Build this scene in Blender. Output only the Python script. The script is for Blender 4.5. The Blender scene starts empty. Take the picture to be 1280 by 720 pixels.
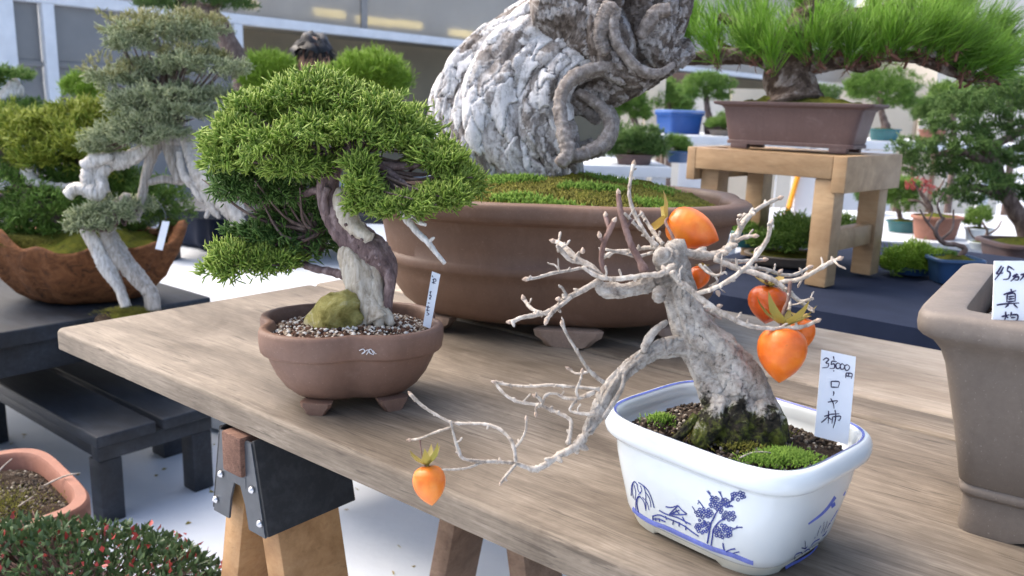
import bpy, bmesh, math
import numpy as np
from mathutils import Vector, Matrix

rng = np.random.default_rng(11)
SC = bpy.context.scene
COL = SC.collection

# ------------------------------------------------------------------ camera frame (used to place things at measured spots)
F = 1060.0
TH = math.radians(12.1)
RO = 0.03
TZ = 0.75                       # table top height
CZ = TZ + 0.35                  # camera height
R0 = np.array([1.0, 0, 0]); U0 = np.array([0, math.sin(TH), math.cos(TH)]); FW = np.array([0, math.cos(TH), -math.sin(TH)])
CR = R0 * math.cos(RO) + U0 * math.sin(RO)
CU = U0 * math.cos(RO) - R0 * math.sin(RO)
CAM = np.array([0.0, 0.0, CZ])
def ray(x, y): return (CR * (x - 640) + CU * (360 - y) + FW * F) / F
def onz(x, y, z):
    r = ray(x, y); return CAM + r * ((z - CZ) / r[2])
def at(x, y, d): return CAM + ray(x, y) * d
U = np.array([.778, -.628, 0.0]); V = np.array([.628, .778, 0.0]); ZUP = np.array([0, 0, 1.0])
YAW = math.atan2(U[1], U[0])
T0 = onz(68, 410, TZ)
def uv(u, v, z): return np.array([T0[0], T0[1], 0]) + U * u + V * v + ZUP * z

# ------------------------------------------------------------------ objects, parts
WM = {}
def put(o, parent=None, M=None):
    COL.objects.link(o)
    M = M if M is not None else (WM[parent.name] if parent else Matrix.Identity(4))
    if parent:
        o.parent = parent
        o.matrix_local = WM[parent.name].inverted() @ M
    else:
        o.matrix_world = M
    WM[o.name] = M.copy()
    return o
def tag(o, label, cat=None, group=None, kind=None):
    if label: o['label'] = label
    if cat: o['category'] = cat
    if group: o['group'] = group
    if kind: o['kind'] = kind
    return o
def thing(name, label, cat, loc, group=None, rz=0.0):
    o = bpy.data.objects.new(name, None)
    o.empty_display_size = .05
    put(o, None, Matrix.Translation(Vector(loc)) @ Matrix.Rotation(rz, 4, 'Z'))
    return tag(o, label, cat, group)
def copy_tree(o, M, parent=None):
    c = o.copy(); COL.objects.link(c)
    if parent: c.parent = parent
    else: c.matrix_world = M
    for ch in list(o.children): copy_tree(ch, None, c)
    return c
def frame(o, yaw=0.0): return Matrix.Translation(Vector(o)) @ Matrix.Rotation(yaw, 4, 'Z')

class MB:
    def __init__(s): s.V = []; s.F = []; s.n = 0; s.A = []; s.M = []
    def add(s, Vx, Fs, mat=0, **at_):
        Vx = np.asarray(Vx, float)
        for f in Fs:
            f = np.asarray(f, np.int64)
            if f.size: s.F.append(f + s.n); s.M.append(np.full(len(f), mat))
        s.V.append(Vx); s.A.append((len(Vx), at_)); s.n += len(Vx)
        return s
    def build(s, name, mats, parent=None, M=None, smooth=True, sharp=None, kind=None, label=None):
        me = bpy.data.meshes.new(name)
        Vx = np.concatenate(s.V)
        base = M if M is not None else (WM[parent.name] if parent else Matrix.Identity(4))
        if M is None and parent:
            inv = np.array(base.inverted())
            Vx = Vx @ inv[:3, :3].T + inv[:3, 3]
        me.vertices.add(len(Vx)); me.vertices.foreach_set('co', Vx.astype(np.float32).ravel())
        tot = np.concatenate([np.full(len(f), f.shape[1]) for f in s.F])
        idx = np.concatenate([f.ravel() for f in s.F])
        st = np.concatenate([[0], np.cumsum(tot)[:-1]])
        me.loops.add(len(idx)); me.polygons.add(len(tot))
        me.loops.foreach_set('vertex_index', idx.astype(np.int32))
        me.polygons.foreach_set('loop_start', st.astype(np.int32))
        me.polygons.foreach_set('material_index', np.concatenate(s.M).astype(np.int32))
        me.polygons.foreach_set('use_smooth', np.full(len(tot), bool(smooth)))
        me.update(calc_edges=True)
        keys = set(k for _, a in s.A for k in a)
        for k in sorted(keys):
            arr = np.concatenate([np.broadcast_to(np.asarray(a.get(k, 0.0), float), (n,)) for n, a in s.A])
            t = me.attributes.new(k, 'FLOAT', 'POINT'); t.data.foreach_set('value', arr.astype(np.float32))
        for m in (mats if isinstance(mats, (list, tuple)) else [mats]): me.materials.append(m)
        if sharp: me.set_sharp_from_angle(angle=math.radians(sharp))
        o = bpy.data.objects.new(name, me)
        put(o, parent, base)
        if kind: o['kind'] = kind
        if label: o['label'] = label
        return o

# ------------------------------------------------------------------ shapes
def nrm(a): return a / np.maximum(np.linalg.norm(a, axis=-1, keepdims=True), 1e-9)
def spline(P, n):
    """Catmull-Rom through the rows of P (position, radius ... in columns)."""
    P = np.asarray(P, float)
    if len(P) == 2: 
        t = np.linspace(0, 1, n)[:, None]; return P[0] * (1 - t) + P[1] * t
    Q = np.vstack([2 * P[0] - P[1], P, 2 * P[-1] - P[-2]])
    seg = np.linalg.norm(np.diff(P[:, :3], axis=0), axis=1); cum = np.concatenate([[0], np.cumsum(seg)])
    tt = np.linspace(0, cum[-1], n); i = np.clip(np.searchsorted(cum, tt, 'right') - 1, 0, len(P) - 2)
    f = ((tt - cum[i]) / np.maximum(seg[i], 1e-9))[:, None]
    a, b, c, d = Q[i], Q[i + 1], Q[i + 2], Q[i + 3]
    return .5 * ((2 * b) + (-a + c) * f + (2 * a - 5 * b + 4 * c - d) * f ** 2 + (-a + 3 * b - 3 * c + d) * f ** 3)
def frames(P):
    T = nrm(np.gradient(P, axis=0)); n = len(P)
    a = np.array([0, 0, 1.0]) if abs(T[0][2]) < .9 else np.array([1.0, 0, 0])
    N = np.zeros_like(T); N[0] = nrm(np.cross(T[0], a))
    for i in range(1, n):
        v = N[i - 1] - T[i] * np.dot(N[i - 1], T[i]); N[i] = nrm(v)
    return T, N, np.cross(T, N)
def grid_faces(n, m, wrap=True):
    i = np.arange(n - 1)[:, None]; j = np.arange(m if wrap else m - 1)[None, :]
    j2 = (j + 1) % m
    return np.stack([i * m + j, i * m + j2, (i + 1) * m + j2, (i + 1) * m + j], -1).reshape(-1, 4)
def tube(mb, P, R, sides=8, res=None, mat=0, prof=None, wob=0.0, disp=None, flat=1.0, **at_):
    """tapered tube through points P with radii R; prof(angle, t) shapes the section."""
    P = np.asarray(P, float); R = np.asarray(R, float)
    n = res or max(4, 4 * (len(P) - 1))
    S = spline(np.column_stack([P, R]), n); C = S[:, :3]; r = np.maximum(S[:, 3], 2e-4)
    T, N, B = frames(C)
    ang = np.linspace(0, 2 * np.pi, sides, endpoint=False)
    t = np.linspace(0, 1, n)
    rr = r[:, None] * np.ones((1, sides))
    if prof is not None: rr = rr * prof(ang[None, :], t[:, None])
    if wob: rr = rr * (1 + wob * rng.normal(size=(n, 1))) * (1 + wob * .6 * rng.normal(size=(n, sides)))
    s = np.concatenate([[0], np.cumsum(np.linalg.norm(np.diff(C, axis=0), axis=1))])
    extra = {}
    if disp is not None:
        dd, extra = disp(ang[None, :] * r.mean() + 0 * rr, s[:, None] + 0 * rr, 2 * np.pi * r.mean())
        rr = rr + dd
    X = C[:, None] + N[:, None] * (np.cos(ang) * flat)[None, :, None] * rr[..., None] + B[:, None] * np.sin(ang)[None, :, None] * rr[..., None]
    Vx = X.reshape(-1, 3)
    Vx = np.vstack([Vx, C[0] - T[0] * r[0] * .35, C[-1] + T[-1] * r[-1] * .6])
    k = n * sides; j = np.arange(sides); j2 = (j + 1) % sides
    caps = np.vstack([np.stack([j2, j, np.full(sides, k)], -1), np.stack([(n - 1) * sides + j, (n - 1) * sides + j2, np.full(sides, k + 1)], -1)])
    A = dict(at_)
    for kk, v in extra.items(): A[kk] = np.concatenate([v.ravel(), [0.5, 0.5]])
    A['along'] = np.concatenate([np.repeat(s, sides), [0, s[-1]]])
    mb.add(Vx, [grid_faces(n, sides), caps], mat, **A)
def box(mb, lo, hi, bev=0.0, mat=0, seg=2, M=None):
    """bevelled box between corners lo, hi, then moved by the 4x4 M."""
    bm = bmesh.new(); bmesh.ops.create_cube(bm, size=1.0)
    lo = np.asarray(lo, float); hi = np.asarray(hi, float)
    for v in bm.verts: v.co = Vector((lo + hi) / 2 + np.array(v.co) * (hi - lo))
    if bev: bmesh.ops.bevel(bm, geom=list(bm.edges), offset=bev, segments=seg, profile=.6, affect='EDGES')
    from_bm(mb, bm, mat, M)
def from_bm(mb, bm, mat=0, M=None):
    bm.verts.index_update()
    Vx = np.array([v.co[:] for v in bm.verts])
    if M is not None:
        m = np.array(M); Vx = Vx @ m[:3, :3].T + m[:3, 3]
    by = {}
    for f in bm.faces: by.setdefault(len(f.verts), []).append([v.index for v in f.verts])
    mb.add(Vx, [np.array(x) for x in by.values()], mat); bm.free()
def obox(mb, c, ax, ay, az, bev=0.0, mat=0, seg=2):
    """box at centre c with half-axis vectors ax, ay, az."""
    la, lb, lc = (np.linalg.norm(a) for a in (ax, ay, az))
    M = Matrix.Identity(4)
    for i in range(3):
        M[i][0] = ax[i] / la; M[i][1] = ay[i] / lb; M[i][2] = az[i] / lc; M[i][3] = c[i]
    box(mb, (-la, -lb, -lc), (la, lb, lc), bev, mat, seg, M)
def beam(mb, p, q, w, h, side, bev=.002, mat=0):
    """bar from p to q: width w along side, h across."""
    p = np.asarray(p, float); q = np.asarray(q, float); ax = (q - p) / 2
    s = np.asarray(side, float); s = s - nrm(ax) * np.dot(s, nrm(ax)); s = nrm(s)
    obox(mb, (p + q) / 2, ax, s * w / 2, np.cross(nrm(ax), s) * h / 2, bev, mat)
def blob(mb, c, r, sub=2, lump=0.0, mat=0, **a):
    bm = bmesh.new(); bmesh.ops.create_icosphere(bm, subdivisions=sub, radius=1.0)
    Vx = np.array([v.co[:] for v in bm.verts]); Fx = np.array([[v.index for v in f.verts] for f in bm.faces]); bm.free()
    if lump:
        k = rng.normal(size=(5, 3)) * 2.2; ph = rng.uniform(0, 6.28, 5)
        Vx = Vx * (1 + lump * np.sin(Vx @ k.T + ph).sum(1, keepdims=True) / 2.5)
    mb.add(np.asarray(c) + Vx * np.asarray(r), [Fx], mat, **a)
ICO = None
def scatter_stones(mb, C, R, tint, sub=1):
    global ICO
    bm = bmesh.new(); bmesh.ops.create_icosphere(bm, subdivisions=sub, radius=1.0)
    v = np.array([x.co[:] for x in bm.verts]); f = np.array([[q.index for q in x.verts] for x in bm.faces]); bm.free()
    n = len(C); k = len(v)
    sc = rng.uniform(.65, 1.35, (n, 1, 3)); jit = rng.normal(0, .12, (n, k, 3))
    X = C[:, None] + (v[None] * sc + jit) * R[:, None, None]
    mb.add(X.reshape(-1, 3), [(f[None] + (np.arange(n) * k)[:, None, None]).reshape(-1, 3)], 0, tint=np.repeat(tint, k))

# outlines
def superell(n):
    def f(th):
        c, s = np.cos(th), np.sin(th)
        return np.sign(c) * np.abs(c) ** (2 / n), np.sign(s) * np.abs(s) ** (2 / n)
    return f
def mokko(depth, w=.16, n=2.3):
    g = superell(n)
    def f(th):
        x, y = g(th); m = 1.0
        for t in (0, np.pi / 2, np.pi, 1.5 * np.pi):
            d = (th - t + np.pi) % (2 * np.pi) - np.pi
            m = m - depth * np.exp(-np.abs(d / w) ** 1.5)
        return x * m, y * m
    return f
def vessel(mb, c, yaw, rx, ry, prof, shape, n=128, mat=0, caps=True):
    """rings of (inset factor, height) round an outline; prof runs from under the foot, up the outside, over the lip and down inside."""
    th = np.linspace(0, 2 * np.pi, n, endpoint=False)
    x, y = shape(th); ca, sa = math.cos(yaw), math.sin(yaw)
    rings = []
    for k, z in prof:
        kx, ky = k if isinstance(k, tuple) else (k, k)
        a, b = x * rx * kx, y * ry * ky
        rings.append(np.stack([c[0] + a * ca - b * sa, c[1] + a * sa + b * ca, np.full(n, c[2] + z)], -1))
    m = len(rings); Vx = np.concatenate(rings)
    fs = [grid_faces(m, n)]
    if caps:
        Vx = np.vstack([Vx, np.mean(rings[0], 0), np.mean(rings[-1], 0)])
        j = np.arange(n); j2 = (j + 1) % n
        fs.append(np.stack([j2, j, np.full(n, m * n)], -1)); fs.append(np.stack([(m - 1) * n + j, (m - 1) * n + j2, np.full(n, m * n + 1)], -1))
    mb.add(Vx, fs, mat)
def mound(mb, c, yaw, rx, ry, h, shape, n=72, rings=20, lump=.1, mat=0, bump=0.0):
    th = np.linspace(0, 2 * np.pi, n, endpoint=False); x, y = shape(th); ca, sa = math.cos(yaw), math.sin(yaw)
    k = rng.normal(size=(10, 2)) * np.array([9, 22] * 5).reshape(10, 1); ph = rng.uniform(0, 6.28, 10)
    Vs = []
    for i in range(rings):
        q = 1 - i / (rings - 1)
        a, b = x * rx * q, y * ry * q
        z = h * (1 - q ** 2.2) + h * lump * np.sin(np.stack([a / rx, b / ry], -1) @ k.T * .35 + ph).sum(-1) / 3 * (1 - q ** 4)
        z = z + rng.normal(0, 1, n) * bump * (q < .995)
        Vs.append(np.stack([c[0] + a * ca - b * sa, c[1] + a * sa + b * ca, c[2] + z], -1))
    mb.add(np.concatenate(Vs), [grid_faces(rings, n)], mat)

# ------------------------------------------------------------------ foliage
def shoots(mb, B, D, L, W, tint, bend=.25, sides=3, mat=0, up=0.0):
    n = len(B); D = nrm(D)
    a = rng.normal(size=(n, 3)); e1 = nrm(np.cross(D, a)); e2 = np.cross(D, e1)
    bd = nrm(rng.normal(size=(n, 3)) + np.array([0, 0, up])) * (L * bend)[:, None]
    ang = np.arange(sides) * 2 * np.pi / sides
    rg = np.cos(ang)[None, :, None] * e1[:, None] + np.sin(ang)[None, :, None] * e2[:, None]
    q0 = B[:, None] + rg * (W * .75)[:, None, None]
    q1 = (B + D * (L * .6)[:, None] + bd * .35)[:, None] + rg * W[:, None, None]
    q2 = (B + D * L[:, None] + bd)[:, None]
    X = np.concatenate([q0, q1, q2], 1); k = 2 * sides + 1
    j = np.arange(sides); j2 = (j + 1) % sides
    fq = np.stack([j, j2, sides + j2, sides + j], -1); ft = np.stack([sides + j, sides + j2, np.full(sides, 2 * sides)], -1)
    off = (np.arange(n) * k)[:, None, None]
    mb.add(X.reshape(-1, 3), [(fq[None] + off).reshape(-1, 4), (ft[None] + off).reshape(-1, 3)], mat,
           tint=np.repeat(tint, k), tip=np.tile(np.concatenate([np.zeros(sides), np.full(sides, .55), [1.0]]), n))
def pads_px(lst):
    out = []
    for px, py, d, rx, ry, rd in lst:
        out.append((at(px, py, d), np.array([rx * d / F, rd, ry * d / F])))
    return out
def pad_points(pads, n, lo=-.35, deep=.25, lump=.12):
    w = np.array([r[0] * r[1] + r[0] * r[2] for _, r in pads]); w = w / w.sum()
    P = []; N = []
    for (c, r), k in zip(pads, rng.multinomial(n, w)):
        v = nrm(rng.normal(size=(k * 2, 3))); v = v[v[:, 2] > lo - rng.uniform(0, .3, len(v))][:k]
        kk = rng.normal(size=(6, 3)) * 3.2; ph = rng.uniform(0, 6.28, 6)
        f = (1 + lump * np.sin(v @ kk.T + ph).sum(1) / 1.8) * (1 - deep * rng.uniform(0, 1, len(v)) ** 2)
        p = c + v * r * f[:, None]; nn = nrm(v / r)
        ok = np.ones(len(p), bool)
        for c2, r2 in pads:
            if c2 is c: continue
            ok &= (((p - c2) / r2) ** 2).sum(1) > .62
        P.append(p[ok]); N.append(nn[ok])
    return np.concatenate(P), np.concatenate(N)
def sprays(mb, pads, n, per, L, W, cone=.55, up=.35, lo=-.35, deep=.25, lump=.12, spread=1.0, bend=.25, sides=3, mat=0):
    P, N = pad_points(pads, n, lo, deep, lump)
    k = len(P); D = nrm(N + np.array([0, 0, up]) + rng.normal(size=(k, 3)) * .25)
    Pp = np.repeat(P, per, 0); Dp = np.repeat(D, per, 0)
    Dp = nrm(Dp + rng.normal(size=Dp.shape) * cone)
    Ls = L * rng.uniform(.6, 1.25, len(Pp))
    B = Pp - np.repeat(D, per, 0) * L * .7 + rng.normal(size=Pp.shape) * L * .18 * spread
    t = np.clip(np.repeat(rng.uniform(0, 1, k), per) * .6 + rng.uniform(0, .4, len(Pp)), 0, 1)
    shoots(mb, B, Dp, Ls, W * rng.uniform(.75, 1.3, len(Pp)), t, bend, sides, mat, up=.4)
def leaves(mb, P, N, L, W, tint, mat=0):
    """small folded oval leaves"""
    n = len(P); D = nrm(N); a = rng.normal(size=(n, 3)); s = nrm(np.cross(D, a)); u = np.cross(s, D)
    L = L[:, None]; W = W[:, None]
    X = np.stack([P, P + D * L * .45 + s * W + u * W * .35, P + D * L, P + D * L * .45 - s * W + u * W * .35, P + D * L * .5 - u * W * .1], 1)
    f = np.array([[0, 1, 4], [1, 2, 4], [2, 3, 4], [3, 0, 4]]); off = (np.arange(n) * 5)[:, None, None]
    mb.add(X.reshape(-1, 3), [(f[None] + off).reshape(-1, 3)], mat, tint=np.repeat(tint, 5), tip=np.tile([0, .5, 1, .5, .5], n))

# ------------------------------------------------------------------ bark plates: warped cell pattern round a limb, each plate lifted on one side like a flake
def plates(cell, stretch, depth, seed=0, warp=.5):
    def f(a, s, circ):
        r2 = np.random.default_rng(seed)
        def cells(cell, stretch, warp):
            N = max(3, int(round(circ / cell))); x = a / circ * N; y = s / (cell * stretch)
            for kx, ky, am in ((1, .5, .5), (1, .9, .4), (2, 1.7, .3), (3, 2.9, .22), (5, 4.1, .15), (8, 7.3, .11)):
                th_ = 2 * np.pi * kx * a / circ
                x = x + warp * am * np.sin(y * ky * 1.9 + th_ + r2.uniform(0, 6.28)); y = y + warp * am * .8 * np.sin(x * ky * 1.3 + r2.uniform(0, 6.28))
            y = y + 2; M = int(y.max()) + 4
            jx = r2.uniform(.05, .95, (N, M)); jy = r2.uniform(.05, .95, (N, M)); idv = r2.uniform(0, 1, (N, M)); tl = r2.normal(0, 1, (N, M, 2))
            ix = np.floor(x).astype(int); iy = np.floor(y).astype(int)
            f1 = np.full(x.shape, 9.0); f2 = np.full(x.shape, 9.0); cid = np.zeros(x.shape); tt = np.zeros(x.shape)
            for dx in (-1, 0, 1):
                for dy in (-1, 0, 1):
                    cx = ix + dx; cy = np.clip(iy + dy, 0, M - 1)
                    ex = cx + jx[cx % N, cy] - x; ey = cy + jy[cx % N, cy] - y; q = np.sqrt(ex ** 2 + ey ** 2); m = q < f1
                    f2 = np.where(m, f1, np.minimum(f2, q)); cid = np.where(m, idv[cx % N, cy], cid); tt = np.where(m, tl[cx % N, cy, 0] * ex + tl[cx % N, cy, 1] * ey, tt); f1 = np.where(m, q, f1)
            return f1, f2, cid, tt
        f1, f2, cid, tt = cells(cell, stretch, warp)
        g1, g2, gid, gt = cells(cell * .42, stretch * .8, warp * 1.3)
        e = np.clip((f2 - f1) / (.07 + .08 * cid), 0, 1); e2 = np.clip((g2 - g1) / .12, 0, 1)
        h = e * (.35 + .6 * cid + .40 * tt) + .30 * e2 * (gid - .2) * (cid < .7) + .10 * (r2.uniform(0, 1, a.shape) - .5)
        crack = e * (.55 + .45 * np.maximum(e2, cid > .6))
        return depth * (h - .5), dict(plate=np.clip(.68 * cid + .32 * gid + .10 * tt, 0, 1), crack=crack)
    return f
# ------------------------------------------------------------------ materials
class NT:
    def __init__(s, name):
        s.m = bpy.data.materials.new(name); s.m.use_nodes = True; s.t = s.m.node_tree
        s.b = s.t.nodes['Principled BSDF']
    def n(s, typ, **kw):
        x = s.t.nodes.new('ShaderNode' + typ)
        for k, v in kw.items():
            if k.startswith('i_'): 
                key = k[2:]; key = int(key) if key.isdigit() else key.replace('_', ' ')
                x.inputs[key].default_value = v
            else: setattr(x, k, v)
        return x
    def l(s, a, b): s.t.links.new(a, b)
    def coord(s, scale=(1, 1, 1), kind='Object', rot=(0, 0, 0)):
        c = s.n('TexCoord'); mp = s.n('Mapping'); mp.inputs['Scale'].default_value = scale; mp.inputs['Rotation'].default_value = rot
        s.l(c.outputs[kind], mp.inputs[0]); return mp.outputs[0]
    def noise(s, vec, scale, detail=4, rough=.6, dist=0.0):
        x = s.n('TexNoise'); x.inputs['Scale'].default_value = scale; x.inputs['Detail'].default_value = detail
        x.inputs['Roughness'].default_value = rough; x.inputs['Distortion'].default_value = dist
        if vec: s.l(vec, x.inputs['Vector'])
        return x.outputs['Fac']
    def ramp(s, fac, stops, interp='LINEAR'):
        r = s.n('ValToRGB'); e = r.color_ramp.elements; r.color_ramp.interpolation = interp
        while len(e) < len(stops): e.new(.5)
        for k, (p, c) in zip(e, stops):
            k.position = p; k.color = (*c, 1) if not isinstance(c, float) else (c, c, c, 1)
        s.l(fac, r.inputs[0]); return r.outputs[0]
    def mix(s, f, a, b, mode='MIX'):
        x = s.n('Mix', data_type='RGBA', blend_type=mode)
        for i, v in ((0, f), (6, a), (7, b)):
            if hasattr(v, 'links'): s.l(v, x.inputs[i])
            elif isinstance(v, tuple): x.inputs[i].default_value = (*v, 1)
            else: x.inputs[i].default_value = v
        return x.outputs[2]
    def math(s, op, a, b=0.0):
        x = s.n('Math', operation=op)
        for i, v in ((0, a), (1, b)):
            if hasattr(v, 'links'): s.l(v, x.inputs[i])
            else: x.inputs[i].default_value = v
        return x.outputs[0]
    def attr(s, name): return s.n('Attribute', attribute_name=name).outputs['Fac']
    def bump(s, h, strength=.3, dist=.002):
        x = s.n('Bump'); x.inputs['Strength'].default_value = strength; x.inputs['Distance'].default_value = dist
        s.l(h, x.inputs['Height']); s.l(x.outputs[0], s.b.inputs['Normal']); return x
    def out(s, col=None, rough=.6, spec=.4, **kw):
        if col is not None:
            if isinstance(col, tuple): s.b.inputs['Base Color'].default_value = (*col, 1)
            else: s.l(col, s.b.inputs['Base Color'])
        if hasattr(rough, 'links'): s.l(rough, s.b.inputs['Roughness'])
        else: s.b.inputs['Roughness'].default_value = rough
        s.b.inputs['Specular IOR Level'].default_value = spec
        for k, v in kw.items(): s.b.inputs[k.replace('_', ' ')].default_value = v
        return s.m

def m_plain(name, c, rough=.6, var=.12, scale=8, spec=.4, bump=0.0, bscale=60, **kw):
    t = NT(name); v = t.coord()
    f = t.noise(v, scale, 5, .65)
    a = tuple(x * (1 - var) for x in c); b = tuple(min(1, x * (1 + var)) for x in c)
    if bump: t.bump(t.noise(v, bscale, 4, .6), bump, .003)
    return t.out(t.ramp(f, [(.3, a), (.7, b)]), rough, spec, **kw)
def m_leaf(name, a, b, tipc, rough=.5, tipamt=.6, trans=.25):
    t = NT(name)
    c = t.mix(t.attr('tint'), a, b)
    c = t.mix(t.math('MULTIPLY', t.attr('tip'), tipamt), c, tipc)
    t.out(c, rough, .35)
    tr = t.n('BsdfTranslucent'); t.l(c, tr.inputs[0])
    mx = t.n('MixShader'); mx.inputs[0].default_value = trans
    t.l(t.b.outputs[0], mx.inputs[1]); t.l(tr.outputs[0], mx.inputs[2])
    t.l(mx.outputs[0], t.t.nodes['Material Output'].inputs[0])
    return t.m
def m_wood(name, dark, mid, light, grain=1.0, stain=.5, rough=.65, blot=2.0, fine=1.0, bumps=.35):
    t = NT(name)
    w = t.noise(t.coord((1, 5, 5)), 2.0, 4, .6)
    wv = t.n('VectorMath', operation='ADD'); cb = t.n('CombineXYZ'); t.l(t.math('MULTIPLY', t.math('SUBTRACT', w, .5), .05), cb.inputs[1])
    tc = t.n('TexCoord'); t.l(tc.outputs['Object'], wv.inputs[0]); t.l(cb.outputs[0], wv.inputs[1])
    def stretched(sc):
        mp = t.n('Mapping'); mp.inputs['Scale'].default_value = sc; t.l(wv.outputs[0], mp.inputs[0]); return mp.outputs[0]
    g = t.noise(stretched((4, 75 * grain, 75 * grain)), 1.6, 5, .65, .3)
    g2 = t.noise(stretched((14, 330 * grain, 330 * grain)), 1.3, 4, .75)
    bd = t.noise(stretched((1.2, 16 * grain, 16 * grain)), 1.5, 4, .6, .3)
    b = t.noise(t.coord((1.3, 2.6, 2.6)), blot * 1.3, 6, .65, .6)
    f = t.math('ADD', t.math('MULTIPLY', g, .34), t.math('ADD', t.math('MULTIPLY', g2, .46 * fine + .0), t.math('MULTIPLY', bd, .66 - .46 * fine)))
    c = t.ramp(f, [(.33, dark), (.5, mid), (.66, light)])
    c = t.mix(t.ramp(b, [(.36, 0.0), (.66, 1.0)]), c, t.mix(1.0, c, tuple(x * (1 - stain) + .3 * stain for x in (.58, .52, .46)), 'MULTIPLY'))
    fl = t.noise(stretched((11, 170 * grain, 170 * grain)), 1.0, 4, .7)
    ws = t.noise(t.coord((1.0, 1.8, 1.8)), 6.5, 5, .6, .8)
    c = t.mix(t.ramp(ws, [(.55, 0.0), (.58, .22), (.72, .10)]), c, tuple(x * .5 for x in mid))
    c = t.mix(t.ramp(fl, [(.59, 0.0), (.66, .62 * fine)]), c, tuple(x * .45 for x in dark))
    t.bump(f, bumps, .0012)
    return t.out(c, t.math('ADD', t.math('MULTIPLY', g, .25), rough - .12), .35)
def m_bark(name, crackc, lowc, highc, flakec, nsc=40, flake=.5):
    """plated bark: every plate keeps its own tone, a share of them fresh and pale, narrow corky cracks between"""
    t = NT(name); v = t.coord()
    n1 = t.noise(v, nsc * 1.6, 8, .8, .3); n2 = t.noise(t.coord((1, 1, .5)), nsc * .22, 5, .65, .5); n3 = t.noise(t.coord((1, 1, .35)), nsc * 3.2, 6, .75)
    fine = t.math('ADD', t.math('MULTIPLY', n1, .5), t.math('MULTIPLY', n3, .5))
    pl = t.math('ADD', t.math('MULTIPLY', t.attr('plate'), .60), t.math('ADD', t.math('MULTIPLY', n2, .40), t.math('MULTIPLY', t.math('SUBTRACT', fine, .5), .55)))
    o = .5 - flake
    c = t.ramp(pl, [(.28 + o * .3, lowc), (.46 + o * .3, highc), (.58 + o * .3, tuple((x + y) / 2 for x, y in zip(highc, flakec))), (.70 + o * .3, flakec)])
    c = t.mix(t.ramp(fine, [(.34, .75), (.52, 0.0)]), c, tuple(x * .55 for x in lowc))
    cr = t.math('ADD', t.attr('crack'), t.math('MULTIPLY', t.math('SUBTRACT', n1, .5), 1.3))
    c = t.mix(t.ramp(cr, [(.0, 0.0), (.38, 1.0)]), crackc, c)
    t.bump(t.math('ADD', n1, t.math('MULTIPLY', n3, .7)), .8, .004)
    return t.out(c, .88, .15)
def m_stem(name, a, b, c, scale=60, stretch=(1, 1, .35), bump=.5, rough=.75):
    t = NT(name); v = t.coord(stretch)
    f = t.noise(v, scale, 6, .7, .3)
    t.bump(t.noise(v, scale * 2.2, 5, .7), bump, .0015)
    return t.out(t.ramp(f, [(.32, a), (.5, b), (.68, c)]), rough, .25)
def m_pot(name, base, var=.18, rough=.55, scale=9, streak=.25, spec=.35):
    """unglazed fired clay: kiln clouds, mineral bloom, water runs, specks and scuffs"""
    t = NT(name); v = t.coord()
    f = t.noise(v, scale, 7, .72, .6); g = t.noise(v, 190, 4, .7); k = t.noise(v, scale * 3.3, 6, .7, .4)
    st = t.noise(t.coord((22, 22, 2.2)), 3.0, 5, .65)
    c = t.ramp(t.math('ADD', t.math('MULTIPLY', f, .7), t.math('MULTIPLY', g, .3)),
               [(.3, tuple(x * (1 - var * 1.3) for x in base)), (.7, tuple(x * (1 + var * 1.2) for x in base))])
    c = t.mix(t.ramp(st, [(.48, 0.0), (.74, streak)]), c, tuple(x * .55 for x in base))
    c = t.mix(t.ramp(k, [(.56, 0.0), (.74, .42)]), c, tuple(min(1, x * 1.25 + .07) for x in base))
    sp = t.noise(v, 520, 2, .5)
    c = t.mix(t.ramp(sp, [(.67, 0.0), (.74, .5)]), c, tuple(min(1, x * 1.7 + .07) for x in base))
    sc = t.noise(t.coord((60, 60, 260)), 1.0, 2, .5)
    c = t.mix(t.ramp(sc, [(.74, 0.0), (.78, .35)]), c, tuple(min(1, x * 1.5 + .1) for x in base))
    t.bump(t.math('ADD', g, t.math('MULTIPLY', k, 1.5)), .22, .0012)
    return t.out(c, t.math('ADD', t.math('MULTIPLY', k, .4), rough - .15), spec)
def m_tint(name, stops, rough=.85):
    t = NT(name); v = t.coord()
    c = t.ramp(t.attr('tint'), stops, 'CONSTANT')
    c = t.mix(.35, c, t.mix(1.0, c, t.ramp(t.noise(v, 300, 4, .7), [(.3, .35), (.7, 1.0)]), 'MULTIPLY'))
    return t.out(c, rough, .25)
def m_soil(name, a, b, c, scale=140):
    t = NT(name); v = t.coord(); f = t.noise(v, scale, 6, .75); 
    t.bump(f, .9, .006)
    return t.out(t.ramp(f, [(.35, a), (.52, b), (.68, c)]), .95, .1)

MT = {}
MT['board'] = m_wood('weathered_board', (.105, .083, .062), (.225, .187, .145), (.35, .30, .242), 1.0, .60, .62)
MT['board_pale'] = m_wood('weathered_pale_board', (.25, .21, .165), (.37, .32, .262), (.46, .41, .345), 1.0, .3, .62)
MT['pine_wood'] = m_wood('trestle_wood', (.30, .155, .06), (.47, .27, .12), (.58, .37, .19), .45, .15, .5, fine=.4, bumps=.15)
MT['grey_wood'] = m_wood('grey_trestle_wood', (.17, .105, .07), (.29, .19, .13), (.38, .27, .2), .6, .3, .6, fine=.6)
MT['end_wood'] = m_wood('end_grain', (.09, .04, .03), (.19, .1, .07), (.3, .18, .13), 1.4, .3, .75)
MT['cedar'] = m_wood('stand_wood', (.37, .235, .125), (.47, .32, .18), (.55, .4, .24), .4, .1, .5, fine=.4, bumps=.1)
t = NT('black_painted_steel'); v = t.coord(); n1 = t.noise(v, 25, 5, .7)
t.bump(t.noise(v, 90, 3, .6), .1, .001)
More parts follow.
